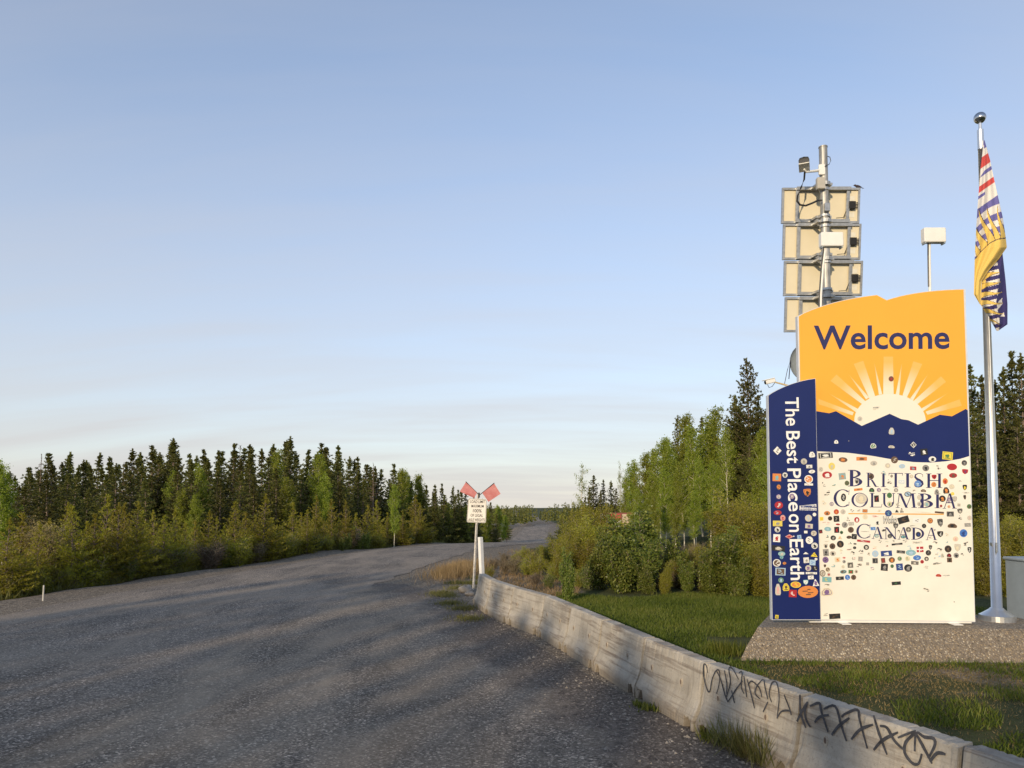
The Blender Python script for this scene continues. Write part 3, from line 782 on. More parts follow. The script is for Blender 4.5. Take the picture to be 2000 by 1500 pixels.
# flag: hanging limp, its sun emblem and folded fly end
Z4 = lambda x, y: (1780 + x / 3.259, 210 + y / 3.259)
YFL = YF - .09
GOLD, WHT, RED, BLU, IND, LINE = range(6)
def in_tri(p, a, b, c):
    s1 = (p[0] - b[0]) * (a[1] - b[1]) - (a[0] - b[0]) * (p[1] - b[1])
    s2 = (p[0] - c[0]) * (b[1] - c[1]) - (b[0] - c[0]) * (p[1] - c[1])
    s3 = (p[0] - a[0]) * (c[1] - a[1]) - (c[0] - a[0]) * (p[1] - a[1])
    return not ((s1 < 0 or s2 < 0 or s3 < 0) and (s1 > 0 or s2 > 0 or s3 > 0))
def upper_col(x, y):
    sun_y = np.interp(x, [400, 440, 500, 550, 605], [972, 920, 862, 838, 830])
    if y > sun_y + 3: return GOLD
    if y > sun_y - 3: return LINE
    for (bx0, by0, bx1, by1, tx, ty) in ((488, 875, 532, 845, 428, 652), (530, 850, 568, 836, 480, 638), (566, 838, 598, 832, 548, 622), (440, 918, 492, 868, 412, 772), (408, 965, 446, 915, 404, 858)):
        xx = x + 7 * math.sin((y - ty) / (by0 - ty + 1) * 6.0)
        if in_tri((xx, y), (bx0, by0 + 8), (bx1, by1 + 8), (tx, ty)): return GOLD
        if in_tri((xx, y), (bx0 - 4, by0 + 8), (bx1 + 4, by1 + 8), (tx, ty - 12)): return LINE
    s_ = y + .7 * (x - 430)
    if s_ < 262: return BLU
    if s_ < 330: return BLU if x > 462 and s_ < 285 else WHT
    if s_ < 398: return RED
    if s_ < 426: return WHT
    if s_ < 452: return BLU if (x - 432) / 80 > (452 - s_) / 60 else WHT
    if s_ < 505: return WHT
    if s_ < 545: return RED
    if s_ < 562: return WHT
    if s_ < 582: return BLU if x < 470 else WHT
    if s_ < 640: return WHT
    w = s_ + 14 * math.sin((x - 420) / 40.0)
    if w < 698: return BLU
    if w < 752: return WHT
    return BLU if (int((w - 752) / 44) % 2 == 0) else WHT
def lower_col(x, y):
    for (lx0, ly0, ly1, tx, ty) in ((478, 1058, 1094, 562, 1046), (446, 1128, 1166, 572, 1104), (446, 1180, 1216, 582, 1172), (444, 1226, 1262, 584, 1244), (454, 1276, 1312, 590, 1312), (488, 1334, 1352, 564, 1384)):
        yy = y + 5 * math.sin((x - lx0) / 22.0)
        if in_tri((x, yy), (lx0 - 12, ly0), (lx0 - 12, ly1), (tx, ty)): return GOLD
        if in_tri((x, yy), (lx0 - 12, ly0 - 4), (lx0 - 12, ly1 + 4), (tx + 8, ty)): return LINE
    if y < 1120 and x < 480 + (y - 1040) * -.1: return GOLD
    m = x + 10 * math.sin(y / 46.0)
    if m > 588: return IND
    if m > 552: return IND if y < 1040 or y > 1330 else (WHT if (y + m) % 90 < 40 and y > 1180 else IND)
    return WHT if ((y + (x - 450) * .25) % 62) < 36 else IND
flag_m = [plain('flag_gold', (.72, .50, .12), .8, var=.06), plain('flag_white', (.72, .68, .62), .8, var=.06), plain('flag_red', (.58, .07, .06), .8, var=.08), plain('flag_blue', (.13, .12, .34), .8, var=.08), plain('flag_indigo', (.035, .028, .13), .8, var=.08), plain('flag_outline', (.06, .04, .05), .8, var=.08)]
flag = tag(empty('flag', at(*Z4(465, 215), YFL)), 'limp provincial flag with golden sun rays, red, white and blue, hanging on the flagpole', 'flag')
def cloth(ytab, ltab, rtab, fcol, depth, nu, nv, name, fold):
    V_, Fi, Mi = [], [], []
    y0, y1 = ytab
    for j in range(nv + 1):
        y = y0 + (y1 - y0) * j / nv
        l, r = np.interp(y, *ltab), np.interp(y, *rtab)
        for i_ in range(nu + 1):
            u = i_ / nu
            x = l + (r - l) * u
            wid = (r - l) / 180
            dd = depth + fold * wid * (math.sin(u * 7.5 + y * .006) * .75 + .35 * math.sin(u * 17 + y * .011)) - .10 * wid * (1 - (2 * u - 1) ** 2)
            p = at(*Z4(x, y), YFL + dd) - flag.location
            V_.append(tuple(p))
    for j in range(nv):
        for i_ in range(nu):
            a = j * (nu + 1) + i_
            Fi.append((a, a + 1, a + nu + 2, a + nu + 1))
            y = y0 + (y1 - y0) * (j + .5) / nv
            l, r = np.interp(y, *ltab), np.interp(y, *rtab)
            Mi.append(fcol(l + (r - l) * (i_ + .5) / nu, y))
    me = np_mesh(name, V_, Fi, flag_m, sm=True, mi=Mi)
    return link(name, me, flag)
bpy.context.view_layer.update()
cloth((208, 1255), ([208, 380, 520, 650, 780, 960, 1100, 1190, 1255], [461, 440, 430, 420, 412, 403, 400, 398, 438]), ([208, 330, 450, 560, 690, 820, 890, 960, 1040, 1105, 1255], [466, 500, 525, 550, 580, 600, 608, 560, 490, 447, 443]), upper_col, -.10, 60, 260, 'hoist_cloth', .055)
cloth((925, 1422), ([925, 1030, 1110, 1260, 1330, 1422], [575, 498, 448, 443, 488, 543]), ([925, 1100, 1250, 1380, 1422], [580, 600, 612, 612, 552]), lower_col, .0, 50, 130, 'fly_cloth', .06)

cab = tag(empty('electrical_cabinet', at(2026, 1222, 11.6)), 'grey steel cabinet with sloping lid on the plinth beside the flagpole', 'cabinet')
cab.location.z = plinth_top
MB().box((0, 0, .46), (.66, .45, .92), bev=.01).build('body', M_GREY, cab)
MB().box((0, -.01, .945), (.72, .52, .05), bev=.015).build('lid', M_GREY, cab)
MB().box((.02, -.231, .44), (.54, .014, .72), bev=.005).build('door', M_GREY, cab)
MB().box((-.2, -.245, .45), (.03, .02, .10), bev=.004).build('handle', M_BLACK, cab)

# ------------------------------------------------------------------ mast with solar panels behind the sign
Z3 = lambda x, y: (1480 + x / 3.75, 270 + y / 3.75)
YM = 13.3
mt = at(*Z3(478, 70), YM); mb0 = at(*Z3(505, 1200), YM)
mast_x = mt.x + (mb0.x - mt.x) * .6
mast = tag(empty('solar_mast', (mast_x, YM, 0)), 'galvanised steel mast carrying four solar panels and a camera behind the sign', 'mast')
def ML(px, py, Y): return at(px, py, Y) - Vector((mast_x, YM, 0))
lean = mt.x - mast_x
t = NT('weathered_galvanised')
n_ = t.noise(1, 6, .7, vec=t.mapping((9, 9, 2.2)))
t.set(col=t.ramp(n_, [(.3, (.17, .165, .15)), (.5, (.36, .35, .32)), (.7, (.52, .50, .46))]), metal=.55, rough=.5)
M_OLDG = t.mat
MB().tube([(0 - lean * .8, 0, -.1), (lean, 0, mt.z)], [.088, .076], 18).tube([(lean, 0, mt.z), (lean, 0, mt.z + .02)], [.083, .083], 18).build('pole', M_OLDG, mast, sm=False)
PAN = [(172, 370, 742, 620), (180, 633, 749, 887), (187, 903, 761, 1152), (193, 1168, 768, 1418)]
YP = YM + .34
for k, (x0, y0, x1, y1) in enumerate(PAN):
    a, b, c = ML(*Z3(x0, y0), YP), ML(*Z3(x1, y0), YP), ML(*Z3(x0 - 5, y1), YP)
    w, h = (b - a).x, (a - c).z
    cen = Vector(((a.x + b.x) / 2, a.y, (a.z + c.z) / 2))
    tl_ = R(7)
    fr = MB()
    for (cx, cz, dx, dz) in ((0, h / 2 - .022, w, .044), (0, -h / 2 + .022, w, .044), (-w / 2 + .02, 0, .04, h - .088), (w / 2 - .02, 0, .04, h - .088)):
        fr.box((cx, 0, cz), (dx, .05, dz), bev=.003)
    panel = fr.build('solar_panel', M_GALV, mast)
    panel.location = cen; panel.rotation_euler = (-tl_ * .0 + tl_, 0, 0)
    MB().box((0, .012, 0), (w - .08, .012, h - .088)).build('backsheet', M_BEIGE, panel)
    MB().box((0, .026, 0), (w - .02, .008, h - .02)).build('solar_glass', plain('solar_cells', (.01, .015, .05), .12), panel)
    for fx in (.185, .83):
        xx = -w / 2 + w * fx
        MB().box((xx, -.045, 0), (.05, .04, h * .985), bev=.003).box((xx + .03, -.035, 0), (.012, .06, h * .97)).build('rail', M_GALV, panel)
    for fz, dy in ((.455, -.09), (-.445, -.075)):
        xa, xb = -w / 2 + w * .17, -w / 2 + w * .86
        MB().box(((xa + xb) / 2, dy, h * fz), (xb - xa, .012, .06)).box(((xa + xb) / 2, dy + .026, h * fz - .025), (xb - xa, .04, .012)).build('beam', M_GALV, panel)
        px_ = -cen.x + lean * .7
        MB().tube([(px_, -.34 + .0, h * fz - .03), (px_, -.34, h * fz + .03)], [.1, .1], 16).build('clamp', M_GALV, panel)
        for sx in (-.125, .125):
            MB().box((px_ + sx, -.22, h * fz), (.05, .25, .045), bev=.004).build('clamp_lug', M_GALV, panel)
    if k < 3:
        jb = MB(); jx = w * .385
        jb.box((jx, -.03, 0), (.15, .07, .145), bev=.008)
        for q in range(6): jb.box((jx - .06 + q * .024, -.072, 0), (.008, .02, .135))
        j = jb.build('junction_box', M_BLACK, panel)
        for q in range(4):
            zc = -.045 + q * .03
            MB().tube([(jx + .07, -.03, zc), (jx + .09, -.032, zc), (jx + .125, -.03, zc + .006)], .009, 6).build('cable_gland', M_BLACK, j)
        MB().box((jx + .02, .004, .14), (.11, .003, .09)).box((jx + .02, .004, -.17), (.12, .003, .10)).build('rating_label', plain('label_paper', (.72, .68, .56), .5), panel)
        MB().tube([(jx - .06, -.03, -.03), (jx - .10, -.05, -.10), (jx - .16, -.06, -.24), (jx - .30, -.06, -.25)], .007, 6).build('cable', M_BLACK, panel)
# bands, boxes and camera on the pole
for py, r_ in ((572, .098), (648, .098), (912, .102), (1110, .104), (378, .094)):
    q = ML(*Z3(495, py), YM)
    MB().tube([(lean * .7, 0, q.z - .022), (lean * .7, 0, q.z + .022)], r_, 16).build('band', M_GALV, mast)
q = ML(*Z3(463, 330), YM - .13)
MB().box((q.x, q.y + .02, q.z), (.15, .10, .22), bev=.012).build('connection_box', plain('stone_enamel', (.45, .42, .36), .5), mast)
q = ML(*Z3(508, 505), YM - .12)
MB().box((q.x, q.y + .01, q.z), (.10, .07, .16), bev=.008).build('sensor_box', M_GALV, mast)
ca = ML(*Z3(340, 192), YM - .25); cb = ML(*Z3(458, 235), YM - .05)
arm = MB()
arm.tube([(cb.x, cb.y, cb.z), (ca.x + .05, ca.y + .03, ca.z - .13), (ca.x, ca.y, ca.z - .10), (ca.x, ca.y, ca.z - .05)], [.03, .02, .018, .018], 8)
arm.box((cb.x + .02, cb.y - .02, cb.z), (.12, .05, .20), bev=.01)
arm.build('camera_arm', M_BOXW, mast)
ho = MB()
hp = [(-.085, -.05), (.085, -.05), (.095, .0), (.075, .05), (.0, .066), (-.075, .05), (-.095, .0)]
for i_ in range(7):
    j_ = (i_ + 1) % 7
    ho.add([(hp[i_][0], -.16, hp[i_][1]), (hp[j_][0], -.16, hp[j_][1]), (hp[j_][0], .16, hp[j_][1]), (hp[i_][0], .16, hp[i_][1])], [(0, 1, 2, 3)])
ho.add([(p[0], .16, p[1]) for p in hp], [tuple(range(7))[::-1]])
ho.box((0, 0, -.058), (.19, .30, .016), bev=.004)
cho = ho.build('camera_housing', M_BOXW, mast)
cho.location = ca; cho.rotation_euler = (R(-6), 0, R(-24))
MB().tube([(0, -.10, 0), (0, .1, 0)], [.052, .052], 14).add([(p[0] * .94, -.12, p[1] * .94) for p in hp], [tuple(range(7))]).build('lens', M_BLACK, cho)
cab_pts = [(345, 238), (340, 300), (318, 360), (292, 420), (288, 460), (310, 488), (350, 494), (400, 475), (440, 456), (470, 455)]
MB().tube([ML(*Z3(x, y), YM - .22 + .012 * i_) for i_, (x, y) in enumerate(cab_pts)], .018, 8).build('camera_cable', M_BLACK, mast, sm=True)
MB().tube([ML(*Z3(x, y), YM - .1) for x, y in ((510, 132), (528, 138), (535, 165), (522, 192), (490, 205))], .007, 6).build('loose_cable', M_BLACK, mast)
# bird perched on the top panel's corner
bp = at(*Z3(733, 366), YP)
t_ = PAN[0]
bird = tag(empty('bird', bp), 'small dark bird perched on the corner of the top solar panel', 'bird')
bm_ = MB()
bm_.tube([(-.075, 0, .052), (-.07, 0, .056), (-.055, 0, .058), (-.04, 0, .05), (-.015, 0, .038), (.015, 0, .03), (.04, 0, .022), (.055, 0, .016)], [.006, .015, .020, .018, .027, .027, .017, .006], 12)
bm_.add([(.04, -.012, .024), (.04, .012, .024), (.115, .012, -.008), (.105, 0, -.010), (.115, -.012, -.008), (.04, 0, .014)], [(0, 1, 2, 3, 4), (0, 4, 3, 5), (1, 5, 3, 2)])
bm_.tube([(-.072, 0, .052), (-.098, 0, .050)], [.006, .001], 6)
for s_ in (-1, 1):
    bm_.add([(-.03, s_ * .022, .05), (.02, s_ * .029, .042), (.085, s_ * .014, .012), (.0, s_ * .028, .026)], [(0, 1, 2, 3)])
    bm_.tube([(.0, s_ * .01, .02), (-.002, s_ * .01, -.004)], .003, 5)
bm_.build('body', plain('dark_plumage', (.05, .035, .04), .7, var=.3, scale=30), bird, sm=True)

# two white boxes on thin masts standing behind the sign
def mast_box(bx, by, bw, bh, foot, Yb, label, bend):
    p = at(bx, by, Yb); s = Yb / F
    root = tag(empty('mast_box', (at(*foot, Yb).x, Yb, plinth_top)), label, 'equipment box', 'white boxes on masts behind the sign')
    L = lambda px, py, dy=0: at(px, py, Yb + dy) - Vector((root.location.x, Yb, plinth_top))
    c_ = L(bx, by)
    box_ = MB().box(c_, (bw * s, .12, bh * s), bev=.012).build('box', M_BOXW, root)
    for sg in (-1, 1): MB().box((c_.x + sg * bw * s * .44, c_.y, c_.z - bh * s * .54), (.02, .10, .03)).build('bracket', M_GREY, box_)
    pts = [Vector((0, .0, 0))] + [L(*q_) for q_ in bend] + [L(bend[-1][0], by, .07)]
    MB().tube(pts, .022, 10).build('mast', M_BOXW, root)
    MB().tube([q_ + Vector((-.032, -.02, 0)) for q_ in pts[1:]], .011, 6).build('cable', M_BLACK, root)
mast_box(1623, 469, 44, 28, (1602, 1200), 11.62, 'white box on a bent white conduit in front of the steel mast', [(1602, 640), (1603, 575), (1607, 520), (1611, 490)])
mast_box(1823, 460.5, 43, 29, (1817, 1200), 11.62, 'white box on a slim mast above the right shoulder of the sign', [(1816, 560), (1815, 500)])

dish = tag(empty('satellite_dish', (at(1568, 700, 11.75).x, 11.8, plinth_top)), 'grey dish whose rim shows past the orange left edge of the sign', 'satellite dish')
dc = at(1572, 708, 11.72) - dish.location
mb = MB(); NR = 28
rings = [(.0, .08), (.12, .07), (.22, .04), (.30, .0), (.305, -.012), (.30, -.02)]
for r_, d_ in rings:
    for k in range(NR):
        a = 2 * math.pi * k / NR
        mb.v.append((dc.x + r_ * .85 * math.cos(a), dc.y + d_, dc.z + r_ * math.sin(a)))
for i_ in range(len(rings) - 1):
    for k in range(NR):
        l = (k + 1) % NR
        mb.f.append((i_ * NR + k, i_ * NR + l, (i_ + 1) * NR + l, (i_ + 1) * NR + k)); mb.m.append(0)
mb.build('reflector', M_GREY, dish, sm=True)
MB().tube([(dc.x, dc.y + .08, dc.z), (dc.x, dc.y + .15, dc.z - .05)], .03, 8).tube([(0, 0, 0), (0, 0, dc.z + .05)], .03, 10).build('mount', M_GALV, dish)
MB().tube([(dc.x - .25, dc.y - .03, dc.z + .03), (dc.x - .33, dc.y - .15, dc.z - .30)], .007, 6).build('stay_cable', M_BLACK, dish)

sc0 = at(1506, 746, 11.05)
seccam = tag(empty('security_camera', at(1550, 756, 11.02)), 'small white camera on an arm at the top of the narrow blue panel', 'camera')
L_ = lambda px, py, Y=11.0: at(px, py, Y) - seccam.location
cm = MB(); cm.box((0, 0, 0), (.17, .07, .065), bev=.012); cm.box((-.02, 0, .038), (.19, .085, .012), bev=.003)
hs = cm.build('housing', M_BOXW, seccam); hs.location = L_(1504, 745); hs.rotation_euler = (0, R(-14), R(12))
MB().tube([(-.085, 0, 0), (-.09, 0, 0)], .026, 10).build('lens', M_BLACK, hs)
MB().tube([L_(1511, 746), L_(1516, 747), L_(1531, 751), L_(1552, 757)], [.012, .012, .014, .016], 8).build('arm', plain('tan_enamel', (.55, .42, .20), .5), seccam)
MB().tube([L_(1499, 751), L_(1502, 757), L_(1508, 755), L_(1513, 748)], .005, 6).tube([L_(1532, 751), L_(1538, 722), L_(1544, 704)], .005, 6).build('cable', M_BLACK, seccam)

# ------------------------------------------------------------------ concrete barrier
t = NT('weathered_concrete')
P = t.tc(); rnd_ = t.objrand()
vadd = t.n.new('ShaderNodeVectorMath'); vadd.operation = 'ADD'
cmb = t.n.new('ShaderNodeCombineXYZ'); t.l.new(t.math('MULTIPLY', rnd_, 37.0), cmb.inputs[0]); t.l.new(t.math('MULTIPLY', rnd_, 11.0), cmb.inputs[1])
t.l.new(P, vadd.inputs[0]); t.l.new(cmb.outputs[0], vadd.inputs[1]); PV = vadd.outputs[0]
base = t.ramp(t.noise(2.6, 6, .62, vec=PV), [(.25, (.28, .25, .205)), (.5, (.42, .38, .315)), (.75, (.53, .48, .40))])
strk = t.noise(1, 6, .62, vec=t.mapping((.9, .9, 17.0), rot=(0, R(4), 0), src=PV), dist=.35)
sm_ = t.math('MULTIPLY', t.ramp(strk, [(.50, 0.0), (.60, .9), (.66, .25), (.76, 1.0)]), t.ramp(t.noise(1.4, 4, .6, vec=PV), [(.34, 0.15), (.62, 1.0)]))
base = t.mix(t.math('MULTIPLY', sm_, .85), base, (.135, .10, .075))
base = t.mix(t.ramp(t.noise(60, 4, .7, vec=PV), [(.56, 0.0), (.72, .6)]), base, (.17, .15, .125))
drip = t.noise(1, 5, .6, vec=t.mapping((13, 13, .8), src=PV))
base = t.mix(t.ramp(drip, [(.56, 0.0), (.75, .45)]), base, (.20, .18, .155))
sepz = t.n.new('ShaderNodeSeparateXYZ'); t.l.new(P, sepz.inputs[0])
splash = t.ramp(t.math('ADD', sepz.outputs[2], t.math('MULTIPLY_ADD', t.noise(5, 5, .65, vec=PV), .22, -.11)), [(.03, .75), (.2, 0.0)])
base = t.mix(splash, base, (.21, .175, .135))
t.set(col=base, rough=.92, spec=.2)
t.bump(t.math('ADD', t.noise(45, 6, .7, vec=PV), t.math('MULTIPLY', t.noise(7, 3, .5, vec=PV), 1.5)), .55, .012)
M_CONC = t.mat
M_SPRAY = plain('black_spray_paint', (.055, .055, .062), .7, var=.65, scale=25)
PROF = [(-.130, .0), (-.132, .10), (-.125, .135), (-.088, .21), (-.055, .30), (-.03, .48), (-.004, .665), (.012, .688), (.148, .688), (.164, .665), (.19, .48), (.215, .30), (.29, .135), (.29, .0)]
NS = 56
def barrier_mesh(length, seed):
    rr = np.random.default_rng(seed)
    n = len(PROF); V_ = []
    g = length - .016
    xs_ = np.linspace(.019, length - .019, NS + 1)
    chipa = rr.random((NS + 1, n))
    for i_, x in enumerate(xs_):
        e_ = min(x, length - x)
        endf = max(0, 1 - e_ / .09)
        for k, (y, z) in enumerate(PROF):
            yy, zz = y, z
            notch = (.075 < e_ < .185) or (abs(e_ - .42) < .02 and False)
            if notch and k in (0, 1, 12, 13): zz = max(z, .105 + .03 * chipa[i_, k]); 
            if notch and k == 0: yy += .035; zz = .118
            if notch and k == 13: yy -= .035
            jit = .0035 + .022 * endf * (rr.random() < .55)
            if k in (6, 7, 8, 9): jit += .007 * (rr.random() < .18)
            if k in (0, 1): jit += .008 * (rr.random() < .25)
            cy = .08 - y
            yy += math.copysign(1, cy) * jit * rr.random()
            if k in (7, 8): zz -= jit * rr.random()
            V_.append((x, yy, zz))
    F_ = []
    for i_ in range(NS):
        for k in range(n - 1):
            F_.append((i_ * n + k, (i_ + 1) * n + k, (i_ + 1) * n + k + 1, i_ * n + k + 1))
    F_.append(tuple(range(n))); F_.append(tuple(NS * n + k for k in range(n))[::-1])
    for i_ in range(NS): F_.append((i_ * n, i_ * n + n - 1, (i_ + 1) * n + n - 1, (i_ + 1) * n))
    me = bpy.data.meshes.new('concrete_barrier'); me.from_pydata(V_, [], F_); me.materials.append(M_CONC); me.update()
    return me
GR7 = [[(238, 385), (228, 342), (214, 338), (214, 400), (235, 478), (250, 484), (262, 420), (285, 370), (304, 378), (300, 450), (286, 500)], [(285, 370), (310, 420), (335, 510), (352, 548)], [(330, 368), (345, 450), (341, 500)],
       [(340, 520), (364, 440), (356, 362), (376, 360), (410, 420)], [(350, 546), (400, 470), (432, 428)], [(370, 480), (388, 552)], [(411, 386), (430, 380), (425, 460), (441, 500)], [(440, 400), (456, 520)], [(458, 418), (480, 500), (500, 582)], [(463, 452), (480, 430), (502, 440)],
       [(532, 530), (504, 500), (512, 460), (546, 418)], [(500, 440), (528, 470), (541, 520)], [(552, 418), (560, 470), (575, 530)], [(575, 545), (548, 602)], [(596, 548), (582, 500), (598, 440), (624, 440), (638, 520), (626, 638)], [(665, 505), (695, 580), (706, 620)], [(626, 638), (650, 600), (690, 594), (706, 606)]]
GR8 = [[(752, 505), (755, 600), (770, 650), (785, 690)], [(736, 655), (762, 600), (796, 545)], [(796, 545), (780, 600), (790, 650), (812, 686)], [(808, 570), (860, 552), (872, 600), (910, 715)], [(835, 660), (862, 630), (914, 618)], [(885, 585), (950, 570), (985, 680), (1013, 765)], [(930, 730), (970, 680), (1030, 635)],
       [(985, 630), (1010, 610), (1075, 590), (1088, 650), (1130, 806)], [(1040, 755), (1090, 700), (1162, 672)], [(1165, 620), (1195, 720), (1240, 840)], [(1165, 815), (1215, 760), (1302, 715)], [(1200, 680), (1240, 690), (1280, 760), (1330, 810)], [(1300, 746), (1400, 710), (1346, 770), (1340, 830), (1380, 886), (1416, 890), (1435, 835)],
       [(1395, 822), (1404, 720), (1450, 742), (1500, 750), (1507, 790), (1470, 862)], [(1404, 725), (1440, 790), (1492, 890)], [(1480, 880), (1520, 832), (1568, 838)]]
Z7 = lambda x, y: (1300 + x / 2.857, 1180 + y / 2.857)
for k in range(len(JOINTS) - 1):
    A = Vector((*JOINTS[k], 0)); B = Vector((*JOINTS[k + 1], 0))
    d = B - A; L = d.length; rz = math.atan2(d.y, d.x)
    root = empty('concrete_barrier', A, rz)
    lab = {0: 'end unit of the pale concrete barrier, beside the load limit sign', 7: 'concrete barrier unit with looping black spray scribble along its top', 8: 'concrete barrier unit tagged with bold black spray-painted crossed letters'}.get(k) or ('pale stained concrete barrier unit, %s from the load limit sign end' % ('first', 'second', 'third', 'fourth', 'fifth', 'sixth', 'seventh')[k] if k < 7 else 'plain concrete barrier unit beyond the one tagged with crossed letters')
    tag(root, lab, 'barrier', 'concrete barrier units along the pull-off')
    body = link('body', barrier_mesh(L, 50 + k), root)
    for f_ in ((.21, .71) if k < 12 else ()):
        zc = .395; y_c = -.055 + .025 * ((zc - .30) / .18)
        pk = MB()
        pk.prism(ell(.022, .045, 14, f_ * L, zc), y_c - .006, y_c + .02)
        p_ = pk.build('lifting_pocket', plain('pale_grout', (.42, .36, .28), .9, var=.25, scale=40), root)
        MB().flat(ell(.012, .026, 12, f_ * L, zc + .008), y_c - .008).build('pocket_shade_disc', plain('pocket_shadow_rust', (.16, .11, .08), .9, var=.3, scale=40), p_)  # flat disc in a dark rusty tone; the recess's shade is painted in
    for strokes in ({7: GR7, 8: GR8}.get(k, []),):
        if not strokes: continue
        # the upper road-side face as a plane in world space
        dx = d.normalized(); out = Vector((dx.y, -dx.x, 0))
        p_top = A + Vector((0, 0, .665)) + out * .004; p_low = A + Vector((0, 0, .30)) + out * .055
        nrm = dx.cross(p_low - p_top).normalized()
        if nrm.dot(out) < 0: nrm = -nrm
        gm = MB(); cnt = 0
        for st in strokes:
            st2 = []
            for i_ in range(len(st) - 1):           # rounder strokes
                for q in range(4):
                    u = q / 4
                    p0, p1, p2, p3 = st[max(0, i_ - 1)], st[i_], st[i_ + 1], st[min(len(st) - 1, i_ + 2)]
                    st2.append(tuple(.5 * (2 * p1[c] + (p2[c] - p0[c]) * u + (2 * p0[c] - 5 * p1[c] + 4 * p2[c] - p3[c]) * u * u + (3 * p1[c] - p0[c] - 3 * p2[c] + p3[c]) * u ** 3) for c in (0, 1)))
            st2.append(st[-1])
            W3 = []
            for (zx, zy) in st2:
                r_ = ray(*Z7(zx, zy)); c0 = Vector((0, 0, HC))
                W3.append(c0 + r_ * ((p_top - c0).dot(nrm) / r_.dot(nrm)))
            hw = .0072 if k == 7 else .0105
            left, right = [], []
            cnt += 1
            for i_, p in enumerate(W3):
                tg = (W3[min(i_ + 1, len(W3) - 1)] - W3[max(i_ - 1, 0)]).normalized()
                sd_ = nrm.cross(tg).normalized()
                w_ = hw * (.65 + .5 * math.sin(3.1416 * (i_ + .5) / len(W3)) + random.uniform(-.12, .12))
                po = p + nrm * (.006 + .0002 * cnt)
                left.append(po + sd_ * w_); right.append(po - sd_ * w_)
            Mi_ = root.matrix_basis.inverted() if False else None
            cz, sz = math.cos(-rz), math.sin(-rz)
            loc = lambda p: ((p.x - A.x) * cz - (p.y - A.y) * sz, (p.x - A.x) * sz + (p.y - A.y) * cz, p.z)
            for i_ in range(len(W3) - 1):
                q4 = [loc(left[i_]), loc(right[i_]), loc(right[i_ + 1]), loc(left[i_ + 1])]
                gm.add(q4, [(0, 1, 2, 3)])
        gm.build('graffiti', M_SPRAY, root)

# ------------------------------------------------------------------ load limit sign, marker post, far signs, rocks
YL = 18.6
base_l = ground_at(924.5, 1152); YL = base_l.y
lls = tag(empty('load_limit_sign', (base_l.x, base_l.y, 0)), 'white load limit sign with two faded red flags on a leaning post', 'sign')
LL = lambda px, py, dy=0.0: at(px, py, YL + dy) - lls.location
MB().tube([LL(924, 1165), LL(931, 1022), LL(934, 964)], .032, 4).build('post', plain('flaking_white_paint', (.62, .57, .50), .7, var=.5, scale=22), lls)
M_PLATE = plain('sign_plate_white', (.78, .73, .64), .5, var=.08, scale=3)
pc = [(914.5, 973), (950.5, 975), (949, 1021.5), (911.5, 1020)]
def rr_plate(pc, dy, inset):
    c_ = np.mean(np.array(pc), 0); P_ = []
    for i_ in range(4):
        p = c_ + (np.array(pc[i_]) - c_) * inset
        a_, b2 = c_ + (np.array(pc[i_ - 1]) - c_) * inset, c_ + (np.array(pc[(i_ + 1) % 4]) - c_) * inset
        for s_ in (.06, 0, -.06):
            if s_ > 0: q = p + (a_ - p) * .07
            elif s_ < 0: q = p + (b2 - p) * .07
            else: q = p + ((a_ - p) + (b2 - p)) * .02
            P_.append(LL(q[0], q[1], dy))
    return P_
plate = MB(); f_ = rr_plate(pc, -.045, 1.0); bk = [p + Vector((0, .006, 0)) for p in f_]
n_ = len(f_)
plate.add(f_ + bk, [tuple(range(n_)), tuple(range(2 * n_ - 1, n_ - 1, -1))] + [(i_, i_ + n_, (i_ + 1) % n_ + n_, (i_ + 1) % n_) for i_ in range(n_)])
plate = plate.build('plate', M_PLATE, lls)
bo = MB(); o1 = rr_plate(pc, -.0475, .97); o2 = rr_plate(pc, -.0475, .94)
bo.add(o1 + o2, [(i_, (i_ + 1) % n_, (i_ + 1) % n_ + n_, i_ + n_) for i_ in range(n_)])
bo.build('border_print', plain('black_print', (.03, .03, .03), .5, var=.3, scale=30), plate)
for s_, x0, x1, yb, yt in (('LOAD LIMIT', 918.0, 947.0, 982.3, 976.8), ('MAXIMUM', 920.5, 944.5, 990.8, 985.6), ('100%', 923.5, 940.5, 1000.5, 994.0), ('OF LEGAL', 919.0, 943.0, 1009.0, 1003.4), ('AXLE WEIGHTS', 914.6, 946.6, 1017.8, 1012.2)):
    a, b, c = LL(x0, yb, -.048), LL(x1, yb + .5, -.048), LL(x0 + .4, yt, -.048)
    fit_text('lettering', s_, (a.x, a.z), (b.x, b.z), (c.x, c.z), MATS['black_print'], plate, a.y - .001, bold=.008)
t = NT('faded_red_plastic')
t.set(col=t.ramp(t.noise(9, 4, .6), [(.3, (.62, .17, .15)), (.7, (.74, .30, .27))]), rough=.5)
tr = t.n.new('ShaderNodeBsdfTranslucent'); tr.inputs[0].default_value = (.75, .25, .22, 1)
ms = t.n.new('ShaderNodeMixShader'); ms.inputs[0].default_value = .3
t.l.new(t.p.outputs[0], ms.inputs[1]); t.l.new(tr.outputs[0], ms.inputs[2]); t.l.new(ms.outputs[0], t.out.inputs[0])
